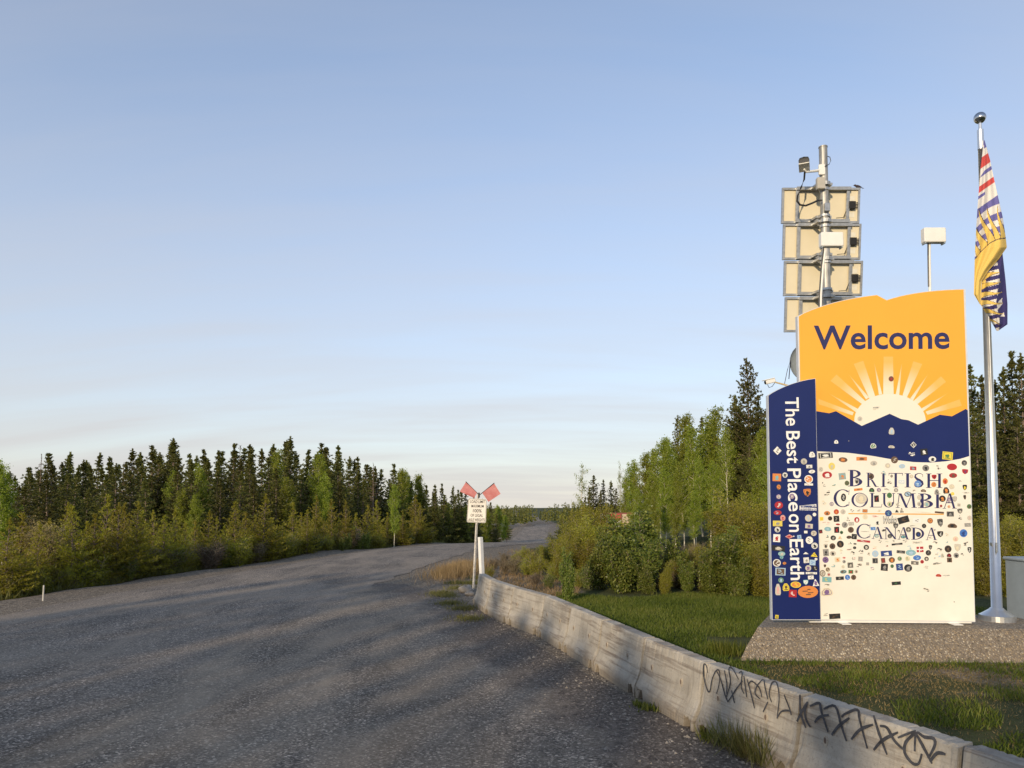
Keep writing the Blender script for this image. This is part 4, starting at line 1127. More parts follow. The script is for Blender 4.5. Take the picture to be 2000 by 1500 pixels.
for quad, stick, dy in (([(910, 941.4), (931.5, 962.5), (926, 972.8), (898, 960)], [(909.5, 940.5), (935, 966)], -.05), ([(965, 944), (977.8, 964.5), (954, 980.3), (942, 963)], [(965.5, 943.3), (936.5, 967)], -.06)):
    g = MB(); n1 = 6; q = [Vector((*p, 0)) for p in quad]
    grid = []
    for i_ in range(n1 + 1):
        for j_ in range(n1 + 1):
            u, v = i_ / n1, j_ / n1
            p = (q[0] * (1 - u) + q[1] * u) * (1 - v) + (q[3] * (1 - u) + q[2] * u) * v
            grid.append(LL(p.x, p.y, dy + .03 * math.sin(v * 5 + u * 2) * v))
    g.add(grid, [(a * (n1 + 1) + b, a * (n1 + 1) + b + 1, (a + 1) * (n1 + 1) + b + 1, (a + 1) * (n1 + 1) + b) for a in range(n1) for b in range(n1)])
    fl = g.build('warning_flag', t.mat, lls, sm=True)
    MB().tube([LL(*stick[0], dy), LL(*stick[1], dy + .04)], .011, 6).build('flag_stick', M_BLACK, fl)
MB().box(LL(935.5, 967, -.02), (.05, .05, .13)).build('flag_holder', M_BLACK, lls)

pb = ground_at(943.5, 1166)
wp = tag(empty('marker_post', (pb.x, pb.y, 0)), 'square white marker post leaning behind the end of the barrier', 'post')
tp = at(938, 1049, pb.y) - wp.location; bt = Vector((0, 0, -.05))
mb = MB()
for p, w in ((bt, .047), (tp, .044)):
    pass
mb.tube([bt, bt.lerp(tp, .5), tp], [.066, .064, .062], 4)
mb.build('post', plain('white_post_paint', (.80, .78, .74), .5, var=.08, scale=8), wp)

# rocks by the sign post
def rock(px, py, r_, sx, sz, seed, label):
    p = ground_at(px, py); rr = np.random.default_rng(seed)
    V_, n_, m_ = [], 14, 9
    ph = rr.uniform(0, 6.28, 6)
    for j_ in range(m_ + 1):
        th = math.pi * j_ / m_
        for i_ in range(n_):
            a = 2 * math.pi * i_ / n_
            q = 1 + .13 * math.sin(2 * a + ph[0] + th) + .09 * math.sin(3 * a + ph[1] - 2 * th) + .07 * math.sin(5 * th + ph[2] + a)
            V_.append((r_ * sx * q * math.sin(th) * math.cos(a), r_ * q * math.sin(th) * math.sin(a), r_ * sz * q * math.cos(th) + r_ * sz * .72))
    F_ = [(j_ * n_ + i_, j_ * n_ + (i_ + 1) % n_, (j_ + 1) * n_ + (i_ + 1) % n_, (j_ + 1) * n_ + i_) for j_ in range(m_) for i_ in range(n_)]
    o = link('rock', np_mesh('rock', V_, np.array(F_)[:, ::-1], plain('field_stone', (.36, .31, .25), .9, var=.4, scale=7, bump=.4), sm=True))
    o.location = p
    tag(o, label, 'rock')
rock(910, 1157, .165, 1.0, .62, 3, 'large rounded tan rock at the foot of the load limit sign')
rock(917, 1163, .10, 1.2, .6, 5, 'small flat rock beside the larger one at the sign post')

# far road signs
gs = at(848.5, 1024, 78.0); gzb = float(gz(gs.x, 78.0))
far = tag(empty('green_road_sign', (gs.x, 78.0, gzb)), 'small green road sign on two posts among the trees across the road', 'sign')
gh = gs.z - gzb
MB().box((0, 0, gh), (.95, .03, .68), bev=.01).build('panel', plain('green_sheeting', (.10, .36, .24), .45, var=.06), far)
MB().box((-.12, -.02, gh + .1), (.45, .004, .10)).box((.0, -.02, gh - .1), (.6, .004, .08)).build('text_lines', M_WHITE, far)
for sx in (-.38, .36):
    MB().box((sx, .05, gh / 2 - .15), (.09, .07, gh + .2)).build('post', plain('grey_timber', (.28, .25, .22), .85, var=.2), far)
bs = at(1205, 1016, 40.0); gzb = float(gz(bs.x, 40.0))
bb = tag(empty('information_board', (bs.x, 40.0, gzb)), 'red and white information board half hidden behind the roadside bushes', 'sign')
BL = lambda px, py: at(px, py, 40.0) - bb.location
c1, c2 = BL(1172, 1003), BL(1240, 1030)
MB().box(((c1.x + c2.x) / 2, 0, (c1.z + c2.z) / 2), (c2.x - c1.x, .06, c1.z - c2.z + .1), bev=.01).build('board', plain('maroon_timber', (.20, .06, .05), .6), bb)
for (xa, ya, xb, yb, mat) in ((1173, 1004, 1190, 1016, M_WHITE), (1191, 1003.5, 1212, 1014.5, plain('red_print', (.45, .05, .05), .5, var=.2, scale=3)), (1193, 1016, 1213, 1029, M_WHITE), (1215, 1004, 1238, 1029, plain('buff_print', (.50, .40, .30), .5, var=.3, scale=3))):
    a, b = BL(xa, ya), BL(xb, yb)
    MB().box(((a.x + b.x) / 2, -.035, (a.z + b.z) / 2), (b.x - a.x, .012, a.z - b.z)).build('notice', mat, bb)
for px in (1176, 1236):
    x_ = BL(px, 1010).x
    MB().box((x_, .09, (c1.z - .2) / 2), (.12, .1, c1.z + .2)).build('post', MATS['grey_timber'], bb)
st0 = at(84, 1165, 16.6); zz_ = float(gz(st0.x, 16.6))
stake = tag(link('marker_stake', MB().tube([(0, 0, -.05), (.01, 0, at(84, 1143, 16.6).z - zz_)], [.018, .016], 6).mesh('marker_stake', plain('weathered_stake', (.55, .52, .46), .8, var=.2))), 'thin pale marker stake among bushes at the road edge', 'stake')
stake.location = (st0.x, 16.6, zz_)

# ------------------------------------------------------------------ vegetation
foliage('young_pine_needles', (.170, .165, .022), (.310, .285, .042), (.430, .380, .078), trans=.42, objvar=.18)
foliage('mature_conifer_needles', (.054, .064, .016), (.122, .126, .030), (.235, .205, .054), trans=.25, objvar=.28)
foliage('dead_needles', (.06, .035, .02), (.11, .065, .035), (.16, .10, .05), trans=.1)
foliage('aspen_leaves', (.135, .170, .019), (.235, .268, .035), (.340, .355, .060), trans=.42, objvar=.2)
foliage('poplar_leaves', (.060, .090, .015), (.135, .165, .028), (.290, .290, .078), rough=.35, trans=.3, objvar=.2)
foliage('willow_leaves', (.165, .165, .020), (.270, .255, .037), (.370, .325, .062), trans=.38, objvar=.2)
foliage('buff_willow_leaves', (.20, .155, .055), (.31, .25, .095), (.40, .33, .14), trans=.3, objvar=.15)
foliage('dry_twigs', (.10, .075, .045), (.17, .13, .08), (.25, .20, .13), trans=.15, objvar=.15)
foliage('lawn_blades', (.060, .085, .012), (.120, .150, .022), (.220, .215, .050), trans=.35, objvar=.05)
foliage('dry_grass_blades', (.20, .14, .06), (.30, .21, .10), (.42, .31, .16), trans=.3, objvar=.05)
foliage('reed_blades', (.09, .095, .025), (.15, .15, .045), (.24, .21, .08), trans=.3, objvar=.05)
def bark(name, a, b, sc, bands=False):
    t = NT(name)
    n = t.noise(1, 5, .7, vec=t.mapping((sc, sc, sc * .35)))
    col = t.ramp(n, [(.3, a), (.7, b)])
    if bands: col = t.mix(t.ramp(t.noise(1, 3, .7, vec=t.mapping((1.5, 1.5, 9))), [(.62, 0.0), (.7, .85)]), col, (.06, .05, .04))
    t.set(col=col, rough=.9); t.bump(n, .5, .02)
    MATS[name] = t.mat
bark('pine_bark', (.10, .07, .05), (.26, .20, .15), 9)
bark('aspen_bark', (.42, .38, .28), (.66, .61, .48), 5, True)
bark('shrub_bark', (.16, .13, .09), (.34, .29, .20), 14)

def unit(a): return a / (np.linalg.norm(a, axis=-1, keepdims=True) + 1e-9)
def leaves(P, D, L, W, T, mat, name, mid=.45, cup=None):
    """one diamond face for every leaf or needle tuft"""
    P, D = np.asarray(P), unit(np.asarray(D)); N = len(P)
    rr = np.random.default_rng(N)
    S = unit(np.cross(D, rr.normal(size=(N, 3))))
    L = np.broadcast_to(L, N)[:, None]; W = np.broadcast_to(W, N)[:, None]
    M = P + D * L * mid
    V = np.stack([P, M + S * W / 2, P + D * L, M - S * W / 2], 1).reshape(-1, 3)
    Fc = np.arange(N * 4).reshape(N, 4)
    return np_mesh(name, V, Fc, MATS[mat], tint=np.repeat(np.clip(T, 0, 1), 4))
def trunk_mesh(pts, rads, limbs, mat, n=7):
    mb = MB(); mb.tube(pts, rads, n)
    for (a, b, c, r0) in limbs: mb.tube([a, b, c], [r0, r0 * .65, r0 * .2], 4, cap=False)
    return mb.mesh('trunk', MATS[mat], sm=True)

def conifer(seed, h, z0, rmax, gap, nb, spray, wid, m, step, mat, up=(-.05, .9), shape=.85, rough=.25, tip=.3):
    rr = np.random.default_rng(seed)
    P, D, Ln, T, limbs = [], [], [], [], []
    bend = rr.normal(0, .012, 2)
    axis = lambda z: np.array([bend[0] * z * z / h, bend[1] * z * z / h, z])
    z = z0
    while z < h * .985:
        t_ = (z - z0) / (h - z0)
        L0 = rmax * ((1 - t_) ** shape) * min(1, .55 + t_ * 3.0) + .02
        k = max(3, int(round(nb * (1 - .35 * t_) + rr.normal(0, .8))))
        a0 = rr.uniform(0, 6.28)
        for q in range(k):
            az = a0 + q * 6.283 / k + rr.normal(0, .25)
            L = L0 * (1 + rr.normal(0, rough)); L = max(.07, min(L, L0 * 1.6))
            el = up[0] + (up[1] - up[0]) * t_ ** 1.4 + rr.normal(0, .1)
            d = np.array([math.cos(az) * math.cos(el), math.sin(az) * math.cos(el), math.sin(el)])
            b0 = axis(z) + np.array([0, 0, rr.normal(0, gap * .3)])
            n = max(2, int(L / step))
            lat = np.array([-math.sin(az), math.cos(az), 0])
            e1 = b0 + d * L * .6; e2 = b0 + d * L + np.array([0, 0, .10 * L])
            limbs.append((b0, e1, e2, .012 + .010 * L))
            for i in range(n):
                s = (i + .9) / n
                if s < .22 and L > .5 and rr.random() < .7: continue
                c = b0 + d * L * s + np.array([0, 0, .12 * L * s * s])
                side = L * .30 * (1 - s * .75)
                tw = 1 + int(side / (step * .75))
                for sg in (-1, 1):
                    for w in range(tw):
                        o = lat * sg * side * (w + rr.random()) / tw
                        cc = c + o + d * np.linalg.norm(o) * .5 + rr.normal(0, step * .22, 3)
                        base_d = d * .9 + lat * sg * .55 + np.array([0, 0, .30])
                        dd = base_d + rr.normal(0, .55, (m, 3))
                        P.append(np.repeat(cc[None], m, 0)); D.append(dd)
                        Ln.append(spray * (1 - .45 * t_) * rr.uniform(.65, 1.25, m))
                        T.append(np.full(m, .38 + rr.normal(0, .16)) + rr.normal(0, .12, m))
        z += gap * rr.uniform(.7, 1.3) * (1 + .25 * t_)
    # leader shoot
    for i in range(16):
        zz_ = h * (.90 + .10 * i / 15)
        P.append(np.repeat(axis(zz_)[None], m, 0)); D.append(rr.normal(0, .38, (m, 3)) + np.array([0, 0, .9])); Ln.append(np.full(m, spray * .55)); T.append(np.full(m, .5) + rr.normal(0, .1, m))
    P, D, Ln, T = np.concatenate(P), np.concatenate(D), np.concatenate(Ln), np.concatenate(T)
    crown = leaves(P, D, Ln, wid * rr.uniform(.7, 1.3, len(P)), T, mat, 'crown')
    zs = np.linspace(0, h * .99, 9)
    tr = trunk_mesh([axis(q) - np.array([0, 0, .15 if i == 0 else 0]) for i, q in enumerate(zs)], [max(.008, (.012 * h + .01) * (1 - q / h) ** .9) for q in zs], limbs, 'pine_bark')
    return tr, crown

def broadleaf(seed, h, z0, rad, nl, leaf, wid, per, mat, barkmat, nstem=1, spread=.0, rise=.9, tr=.011, droop=.0, sparse=0.0, cl=.16):
    """stems with ascending limbs, leaves in clumps along limbs and twigs"""
    rr = np.random.default_rng(seed)
    P, D, T, mb = [], [], [], MB()
    for s in range(nstem):
        az0 = rr.uniform(0, 6.28); lean = spread * rr.uniform(.3, 1.0)
        hh = h * (1 if s == 0 else rr.uniform(.45, .98))
        wob = rr.normal(0, .035, (2, 3))
        def axis(z, az0=az0, lean=lean, wob=wob):
            u = z / h
            off = np.array([math.cos(az0), math.sin(az0)]) * lean * (u ** .8) * h
            off = off + np.array([wob[0, 0] * math.sin(u * 5 + wob[0, 1] * 40), wob[1, 0] * math.sin(u * 4 + wob[1, 1] * 40)]) * h * .6
            return np.array([off[0], off[1], z])
        zs = np.linspace(0, hh * .98, 9)
        mb.tube([axis(q) - np.array([0, 0, .12 if i == 0 else 0]) for i, q in enumerate(zs)], [max(.006, tr * hh * (1 - q / hh) ** .8) for q in zs], 6)
        for q in range(nl):
            t_ = (q + rr.random()) / nl
            z = z0 + (hh - z0) * t_
            if z > hh * .99 or rr.random() < sparse: continue
            L = rad * (math.sin(math.pi * min(1, .18 + .80 * t_)) ** .8) * rr.uniform(.55, 1.25) + .06
            az = rr.uniform(0, 6.28); el = rise * rr.uniform(.5, 1.25)
            d = np.array([math.cos(az) * math.cos(el), math.sin(az) * math.cos(el), math.sin(el)])
            b0 = axis(z)
            mb.tube([b0, b0 + d * L * .55, b0 + d * L + np.array([0, 0, -droop * L])], [.006 + .010 * L, .005 + .005 * L, .003], 4, cap=False)
            nc = max(2, int(L / (cl * .9)))
            for i in range(nc):
                s_ = (i + .6) / nc
                if s_ < .12: continue
                c = b0 + d * L * s_ + rr.normal(0, cl * .55, 3) - np.array([0, 0, droop * L * s_ * s_])
                k = max(2, int(per * rr.uniform(.5, 1.4)))
                P.append(c + rr.normal(0, cl * .62, (k, 3))); D.append(rr.normal(0, 1, (k, 3)) + np.array([0, 0, -.9 if droop else .1]) + d * .4)
                T.append(np.full(k, .45 + rr.normal(0, .15)) + rr.normal(0, .17, k))
        k = int(per * 1.5)
        P.append(axis(hh * .97) + rr.normal(0, cl * .5, (k, 3))); D.append(rr.normal(0, 1, (k, 3)) + np.array([0, 0, .5])); T.append(np.full(k, .6) + rr.normal(0, .15, k))
    P, D, T = np.concatenate(P), np.concatenate(D), np.concatenate(T)
    P[:, 2] = np.maximum(P[:, 2], .06)
    crown = leaves(P, D, leaf * rr.uniform(.65, 1.3, len(P)), wid * rr.uniform(.7, 1.25, len(P)), T, mat, 'crown')
    return mb.mesh('trunk', MATS[barkmat], sm=True), crown

def proto(kind, meshes):
    root = empty(kind, (0, 0, 0))
    link('trunk', meshes[0], root); link('crown', meshes[1], root)
    return root
PROTO = {
    'young_pine': (4.0, [proto('young_pine', conifer(100 + i, 4.0, .10, 1.08, .22, 8, .16, .028, 6, .135, 'young_pine_needles', up=(.15, 1.0), shape=1.0, rough=.3)) for i in range(5)]),
    'conifer': (11.0, [proto('conifer_tree', conifer(200 + i, 11.0, .7 + .5 * (i % 3), [1.9, 1.6, 2.1, 1.5, 1.8][i], .30, 7, .30, .070, 8, .26, 'mature_conifer_needles', up=(-.22, .85), shape=[1.05, 1.2, .95, 1.3, 1.1][i], rough=.5)) for i in range(5)]),
    'pine': (12.0, [proto('pine_tree', conifer(300 + i, 12.0, 1.8, 2.1, .30, 9, .26, .060, 9, .24, 'mature_conifer_needles', up=(.05, .95), shape=.75, rough=.42)) for i in range(3)]),
    'aspen': (9.0, [proto('aspen_tree', broadleaf(400 + i, 9.0, 1.7, 1.5, 84, .105, .092, 30, 'aspen_leaves', 'aspen_bark', rise=.85, tr=.0085, cl=.20)) for i in range(4)]),
    'sparse_aspen': (9.0, [proto('aspen_tree', broadleaf(450 + i, 9.0, 3.0, 1.05, 34, .10, .085, 14, 'aspen_leaves', 'aspen_bark', rise=.95, tr=.0075, sparse=.25, cl=.20)) for i in range(2)]),
    'poplar': (2.6, [proto('poplar_shrub', broadleaf(500 + i, 2.6, .12, .40, 26, .115, .068, 11, 'poplar_leaves', 'shrub_bark', nstem=9, spread=.36, rise=1.0, tr=.0055, droop=.12, cl=.13)) for i in range(4)]),
    'willow': (2.4, [proto('willow_shrub', broadleaf(550 + i, 2.4, .06, .42, 28, .072, .034, 18, 'willow_leaves', 'shrub_bark', nstem=12, spread=.42, rise=1.05, tr=.005, cl=.13)) for i in range(4)]),
    'buff_willow': (3.0, [proto('buff_willow_shrub', broadleaf(600 + i, 3.0, .15, .70, 32, .060, .026, 16, 'buff_willow_leaves', 'shrub_bark', nstem=9, spread=.36, rise=.95, tr=.005, cl=.13)) for i in range(2)]),
    'scrub': (1.0, [proto('scrub_bush', broadleaf(650 + i, 1.0, .03, .34, 16, .05, .022, 11, ['willow_leaves', 'dry_twigs', 'poplar_leaves'][i], 'shrub_bark', nstem=8, spread=.5, rise=.9, tr=.006, cl=.09)) for i in range(3)]),
}
PROTO['snag'] = (10.0, [proto('dead_conifer', conifer(700 + i, 10.0, 3.0, 1.0, .5, 4, .22, .03, 3, .4, 'dead_needles', up=(-.2, .6), shape=1.0, rough=.5)) for i in range(2)])
USED = {k: set() for k in PROTO}
TREES = []
def plant(kind, x, y, h, label, cat, group, var=None, zoff=0.0, wide=1.0):
    H0, protos = PROTO[kind]
    i = int(rng.integers(len(protos))) if var is None else var % len(protos)
    o = protos[i] if i not in USED[kind] else copy_tree(protos[i])
    if i not in USED[kind]: USED[kind].add(i)
    o.location = (x, y, float(gz(x, y)) + zoff)
    s = h / H0
    o.scale = (s * wide, s * wide, s)
    o.rotation_euler = (float(rng.normal(0, .012)), float(rng.normal(0, .012)), float(rng.uniform(0, 6.28)))
    tag(o, label, cat, group)
    TREES.append(o)
    return o
def plant_px(kind, px, top, Y, label, cat, group, **k):
    """a tree whose top stands at this photo pixel, Y metres away"""
    p = at(px, top, Y)
    return plant(kind, p.x, Y, max(.3, p.z - float(gz(p.x, Y))), label, cat, group, **k)

# --- young pines along the left road edge
yp = [(12, 1012), (42, 1004), (75, 1022), (104, 1015), (130, 984), (146, 988), (166, 1020), (184, 1008), (205, 974), (220, 1004), (232, 984), (247, 986), (267, 982), (284, 1004), (302, 998), (322, 1008), (343, 995), (362, 1020), (380, 1018), (407, 998), (421, 1010),
      (440, 1026), (461, 981), (477, 1001), (497, 1010), (517, 966), (533, 1012), (551, 1022), (573, 983), (590, 1004), (600, 996), (617, 970), (633, 1014), (649, 977), (663, 1010), (677, 978), (695, 1005), (716, 987), (740, 981), (756, 1002), (787, 1000), (812, 968), (822, 985)]
edge_px = [0, 127, 253, 380, 450, 577, 703, 830, 926]; edge_D = [14.8, 16.7, 18.9, 21.9, 22.8, 27.6, 33.7, 38.5, 42]
for k, (px, top) in enumerate(yp):
    Y = float(np.interp(px, edge_px, edge_D)) + (2.4, 4.6, 3.1, 6.0, 3.8)[k % 5] + float(rng.uniform(-.4, .6))
    plant_px('young_pine', px, top, Y, 'young bushy green pine in the row along the far road edge', 'pine tree', 'young pines along the road', wide=float(rng.uniform(1.0, 1.3)))
plant_px('aspen', 770, 948, 38, 'young upright aspen with ragged light crown beside the row of small pines', 'aspen tree', None, wide=.7)
# --- mature forest on the left: skyline trees, then lower ranks in front of and behind them
sky_px = [0, 60, 95, 130, 190, 215, 255, 300, 345, 400, 455, 490, 567, 600, 632, 665, 700, 740, 770, 790, 815, 850, 900]
sky_top = [912, 915, 887, 884, 886, 894, 878, 872, 858, 880, 868, 870, 855, 880, 868, 872, 894, 912, 908, 922, 932, 948, 958]
G_F = 'conifers of the forest across the road'
L_F = 'dark conifer deep in the forest across the road, between front rank and skyline trees'
for k, (px, top) in enumerate(zip(sky_px, sky_top)):
    plant_px('conifer', px, top, 58 + 6 * math.sin(k * 1.7) + max(0, px - 500) * .035, 'tall dark conifer whose tip breaks the skyline of the forest across the road', 'conifer', 'skyline conifers across the road', wide=1.3)
for k in range(30):
    px = -60 + 33 * k + float(rng.uniform(-12, 12))
    top = float(np.interp(px, sky_px, sky_top)) + float(rng.uniform(12, 36))
    plant_px('conifer', px, top, 50 + float(rng.uniform(-3, 4)) + max(0, px - 500) * .05, L_F, 'conifer', G_F, wide=1.35)
for k in range(62):
    px = -50 + 15.2 * k + float(rng.uniform(-10, 10))
    top = float(np.interp(px, sky_px, sky_top)) + float(rng.uniform(6, 30))
    plant_px('conifer', px, top, 70 + float(rng.uniform(-3, 8)) + max(0, px - 500) * .05, L_F, 'conifer', G_F, wide=1.35)
for k in range(22):
    px = -40 + 42 * k + float(rng.uniform(-12, 12))
    top = float(np.interp(px, sky_px, sky_top)) + float(rng.uniform(36, 70))
    plant_px('conifer', px, top, 42 + float(rng.uniform(-2, 3)) + max(0, px - 450) * .05, 'dark conifer of the front rank just behind the young pines', 'conifer', 'front rank conifers across the road', wide=1.4)
for px, top, Y in ((4, 905, 40), (342, 920, 47), (360, 958, 40), (378, 968, 39), (392, 912, 50), (545, 885, 52), (560, 935, 47), (625, 890, 54), (640, 930, 50), (775, 918, 66), (795, 925, 68), (815, 930, 70)):
    plant_px('aspen', px, top, Y, 'light green aspen standing out among the dark conifers across the road', 'aspen tree', 'aspens in the forest across the road', wide=.8)
for px, top, Y in ((848, 960, 84), (862, 946, 90), (878, 950, 92), (893, 958, 96), (908, 962, 96), (925, 972, 100), (942, 975, 110), (958, 982, 112), (975, 988, 116), (990, 990, 122), (868, 985, 72), (888, 990, 70), (905, 990, 76), (930, 995, 80), (950, 998, 92), (968, 1003, 100), (985, 1008, 110)):
    plant_px(('conifer', 'aspen')[k % 2 if top > 984 else 0], px, top, Y, 'tree lining the left side of the far stretch of road', 'tree', 'trees along the far stretch of road'); k += 1
for px, top in ((78, 888), (262, 890), (310, 888), (466, 872), (730, 905), (240, 905)):
    plant_px('snag', px, top, 55 + float(rng.uniform(-4, 4)), 'dead grey-brown conifer with bare branches on the forest skyline across the road', 'dead tree', 'dead conifers across the road')
# --- bushes at the left road edge
for px, top, dY, kind in ((20, 1085, 1.6, 'willow'), (70, 1015, 3.0, 'buff_willow'), (105, 1022, 2.4, 'buff_willow'), (150, 1085, 1.8, 'buff_willow'), (45, 1105, 1.5, 'buff_willow'), (128, 1105, 1.4, 'willow'), (185, 1075, 2.0, 'willow'), (215, 1100, 1.5, 'buff_willow'), (250, 1098, 1.6, 'willow'), (335, 1082, 1.6, 'willow'), (300, 1100, 1.4, 'willow')):
    Y = float(np.interp(px, edge_px, edge_D)) + dY + 1.2
    lab, cat = ('rounded buff-coloured willow bush at the left road edge', 'bush') if kind == 'buff_willow' else ('low yellow-green willow bush in front of the young pines', 'bush')
    plant_px(kind, px, top, Y, lab, cat, 'buff willow bushes' if kind == 'buff_willow' else 'green willow bushes before the young pines', wide=1.25)
for px, top, dY in ((680, 1042, 1.4), (700, 1030, 1.8), (716, 1040, 1.5), (668, 1050, 1.2)):
    plant_px('poplar', px, top, float(np.interp(px, edge_px, edge_D)) + dY, 'pale leafy poplar shrub at the road edge before the pines', 'shrub', 'poplar shrubs at the far road edge')

for k in range(64):
    px = 6 + 13.2 * k + float(rng.uniform(-5, 5))
    Y = float(np.interp(px, edge_px, edge_D)) + 2.4 + float(rng.uniform(0, 1.5))
    x_ = at(px, 1100, Y).x; v = (0, 0, 1, 0, 2, 0, 0)[k % 7]
    plant('scrub', x_, Y, float(rng.uniform(.55, 1.05)), ('low yellow-green bush in the verge below the young pines', 'low brown twiggy bush in the verge below the young pines', 'low dark leafy bush in the verge below the young pines')[v], 'bush', 'low bushes in the far verge', var=v, wide=1.35)

# --- right side: aspen stand with conifers
L_A, G_A = 'light green aspen in the stand behind the lawn', 'aspens behind the lawn'
for px, top, Y in ((1238, 902, 40), (1257, 888, 38), (1276, 880, 41), (1290, 860, 37), (1308, 862, 41), (1335, 812, 42), (1352, 835, 38), (1375, 832, 40), (1398, 802, 39), (1415, 840, 36), (1272, 930, 34), (1300, 920, 33), (1330, 905, 33), (1362, 900, 34), (1218, 935, 42), (1248, 955, 37), (1390, 905, 32), (1320, 955, 30), (1280, 968, 31), (1356, 960, 30)):
    plant_px('aspen', px, top, Y, L_A, 'aspen tree', G_A, wide=float(rng.uniform(.75, 1.0)))
for px, top, Y, kind in ((1480, 838, 29, 'aspen'), (1500, 870, 28, 'aspen')):
    plant_px(kind, px, top, Y, 'bright green aspen whose crown touches the edge of the blue side panel', 'aspen tree', 'aspens beside the sign', wide=.75)
plant_px('sparse_aspen', 1138, 906, 52, 'thin pale aspen with a see-through crown beside the road', 'aspen tree', None, wide=1.1, var=0)
plant_px('sparse_aspen', 1210, 905, 50, 'slender wispy aspen rising behind the information board', 'aspen tree', None, wide=.5, var=1)
plant_px('sparse_aspen', 1418, 850, 31, 'leaning aspen with a long bare pale trunk before dark pines', 'aspen tree', None, wide=.9, var=1)
plant_px('pine', 1464, 700, 36, 'tallest dark pine, rising above the forest left of the sign', 'pine tree', None, var=0, wide=.88)
for px, top, Y in ((1430, 774, 40), (1446, 790, 41), (1445, 812, 37), (1486, 775, 38), (1462, 850, 34), (1500, 800, 40)):
    plant_px('pine', px, top, Y, 'dark pine in the clump left of the sign, below the tallest', 'pine tree', 'dark pines left of the sign', wide=.9)
plant_px('pine', 1320, 813, 47, 'dark pine top rising out of the aspens', 'pine tree', None, var=1, wide=.8)
plant_px('conifer', 1369, 818, 50, 'small dark spruce top showing between two aspens', 'conifer', None, var=2)
for px, top, Y in ((1160, 930, 56), (1177, 938, 58), (1192, 940, 60), (1150, 952, 50), (1172, 958, 47), (1200, 955, 50), (1140, 970, 60), (1122, 990, 75), (1112, 996, 85), (1098, 1000, 100), (1130, 985, 66)):
    plant_px('conifer', px, top, Y, 'dark conifer on the right of the road beyond the bushes', 'conifer', 'conifers right of the road', wide=1.2)
for px, top, Y in ((1905, 715, 36), (1922, 735, 34), (1940, 745, 37), (1960, 720, 35), (1975, 690, 36), (1995, 694, 34), (2015, 680, 36), (1912, 790, 32), (1950, 800, 31), (1985, 810, 31), (2040, 720, 35), (2070, 700, 37), (1885, 735, 39), (1860, 760, 40)):
    plant_px('conifer', px, top, Y, 'tall dark conifer behind the flagpole', 'conifer', 'conifers behind the flagpole', wide=1.0)
# --- shrubs between the lawn and the trees
def shrub_row(kind, spots, lab, cat, grp, wide=1.15):
    for px, top, Y in spots: plant_px(kind, px + float(rng.uniform(-6, 6)), top + float(rng.uniform(-14, 10)), Y + float(rng.uniform(-.2, .9)), lab, cat, grp, wide=wide * float(rng.uniform(.85, 1.15)))
shrub_row('poplar', [(1168, 1062, 18.0), (1190, 1030, 18.8), (1212, 1048, 18.2), (1236, 1014, 19.3), (1258, 1045, 18.3), (1225, 1085, 17.4), (1262, 1095, 17.3), (1310, 1045, 18.8), (1345, 1092, 17.6), (1400, 1048, 18.0), (1412, 1028, 18.6), (1385, 1085, 17.4), (1440, 1085, 17.4), (1242, 1000, 21.5)],
          'dark green large-leaved poplar shrub at the back of the lawn', 'shrub', 'poplar shrubs behind the lawn')
shrub_row('willow', [(1105, 1035, 22.0), (1130, 1022, 23.0), (1085, 1050, 23.5), (1118, 1060, 20.5), (1150, 1018, 22.5), (1145, 1050, 20.5), (1070, 1062, 24.0), (1095, 1075, 20.0), (1172, 1005, 25.0), (1200, 1030, 24.0), (1112, 1010, 28.0), (1135, 998, 32.0), (1165, 995, 31.0)],
          'yellow-green willow bush between the gravel shoulder and the aspens', 'bush', 'willows beside the gravel shoulder', 1.25)
shrub_row('willow', [(1275, 1085, 18.6), (1300, 1100, 17.8), (1330, 1098, 18.6), (1372, 1098, 18.2), (1395, 1075, 19.0), (1350, 1075, 21.0)], 'yellow-green willow bush in the gap between the poplar shrubs', 'bush', 'willows among the poplar shrubs', 1.1)
shrub_row('buff_willow', [(1285, 1075, 20.5), (1322, 1080, 20.0), (1362, 1070, 20.8)], 'brown half-bare willow bush before the pale aspen trunks', 'bush', 'brown bushes before the aspens', .9)
shrub_row('willow', [(1450, 1010, 20.0), (1478, 985, 20.5), (1498, 1000, 19.0), (1440, 1050, 18.6), (1480, 1060, 18.0), (1500, 1085, 17.5), (1425, 995, 22.5), (1460, 960, 23.0)],
          'yellow-green willow bush next to the blue side panel', 'bush', 'willows beside the sign', 1.2)
shrub_row('willow', [(1905, 1035, 19.0), (1925, 1060, 17.5), (1960, 1030, 18.0), (1990, 1000, 19.5), (1975, 1075, 17.0), (2015, 1020, 18.5), (2050, 1010, 19), (1890, 1090, 17.2), (1940, 1000, 22.0)],
          'yellow-green willow bush behind the flagpole', 'bush', 'willows behind the flagpole', 1.2)
yt = plant_px('poplar', 1108, 1072, 16.4, 'slim young poplar with drooping leaves at the end of the lawn', 'sapling', None, wide=.6, var=1)
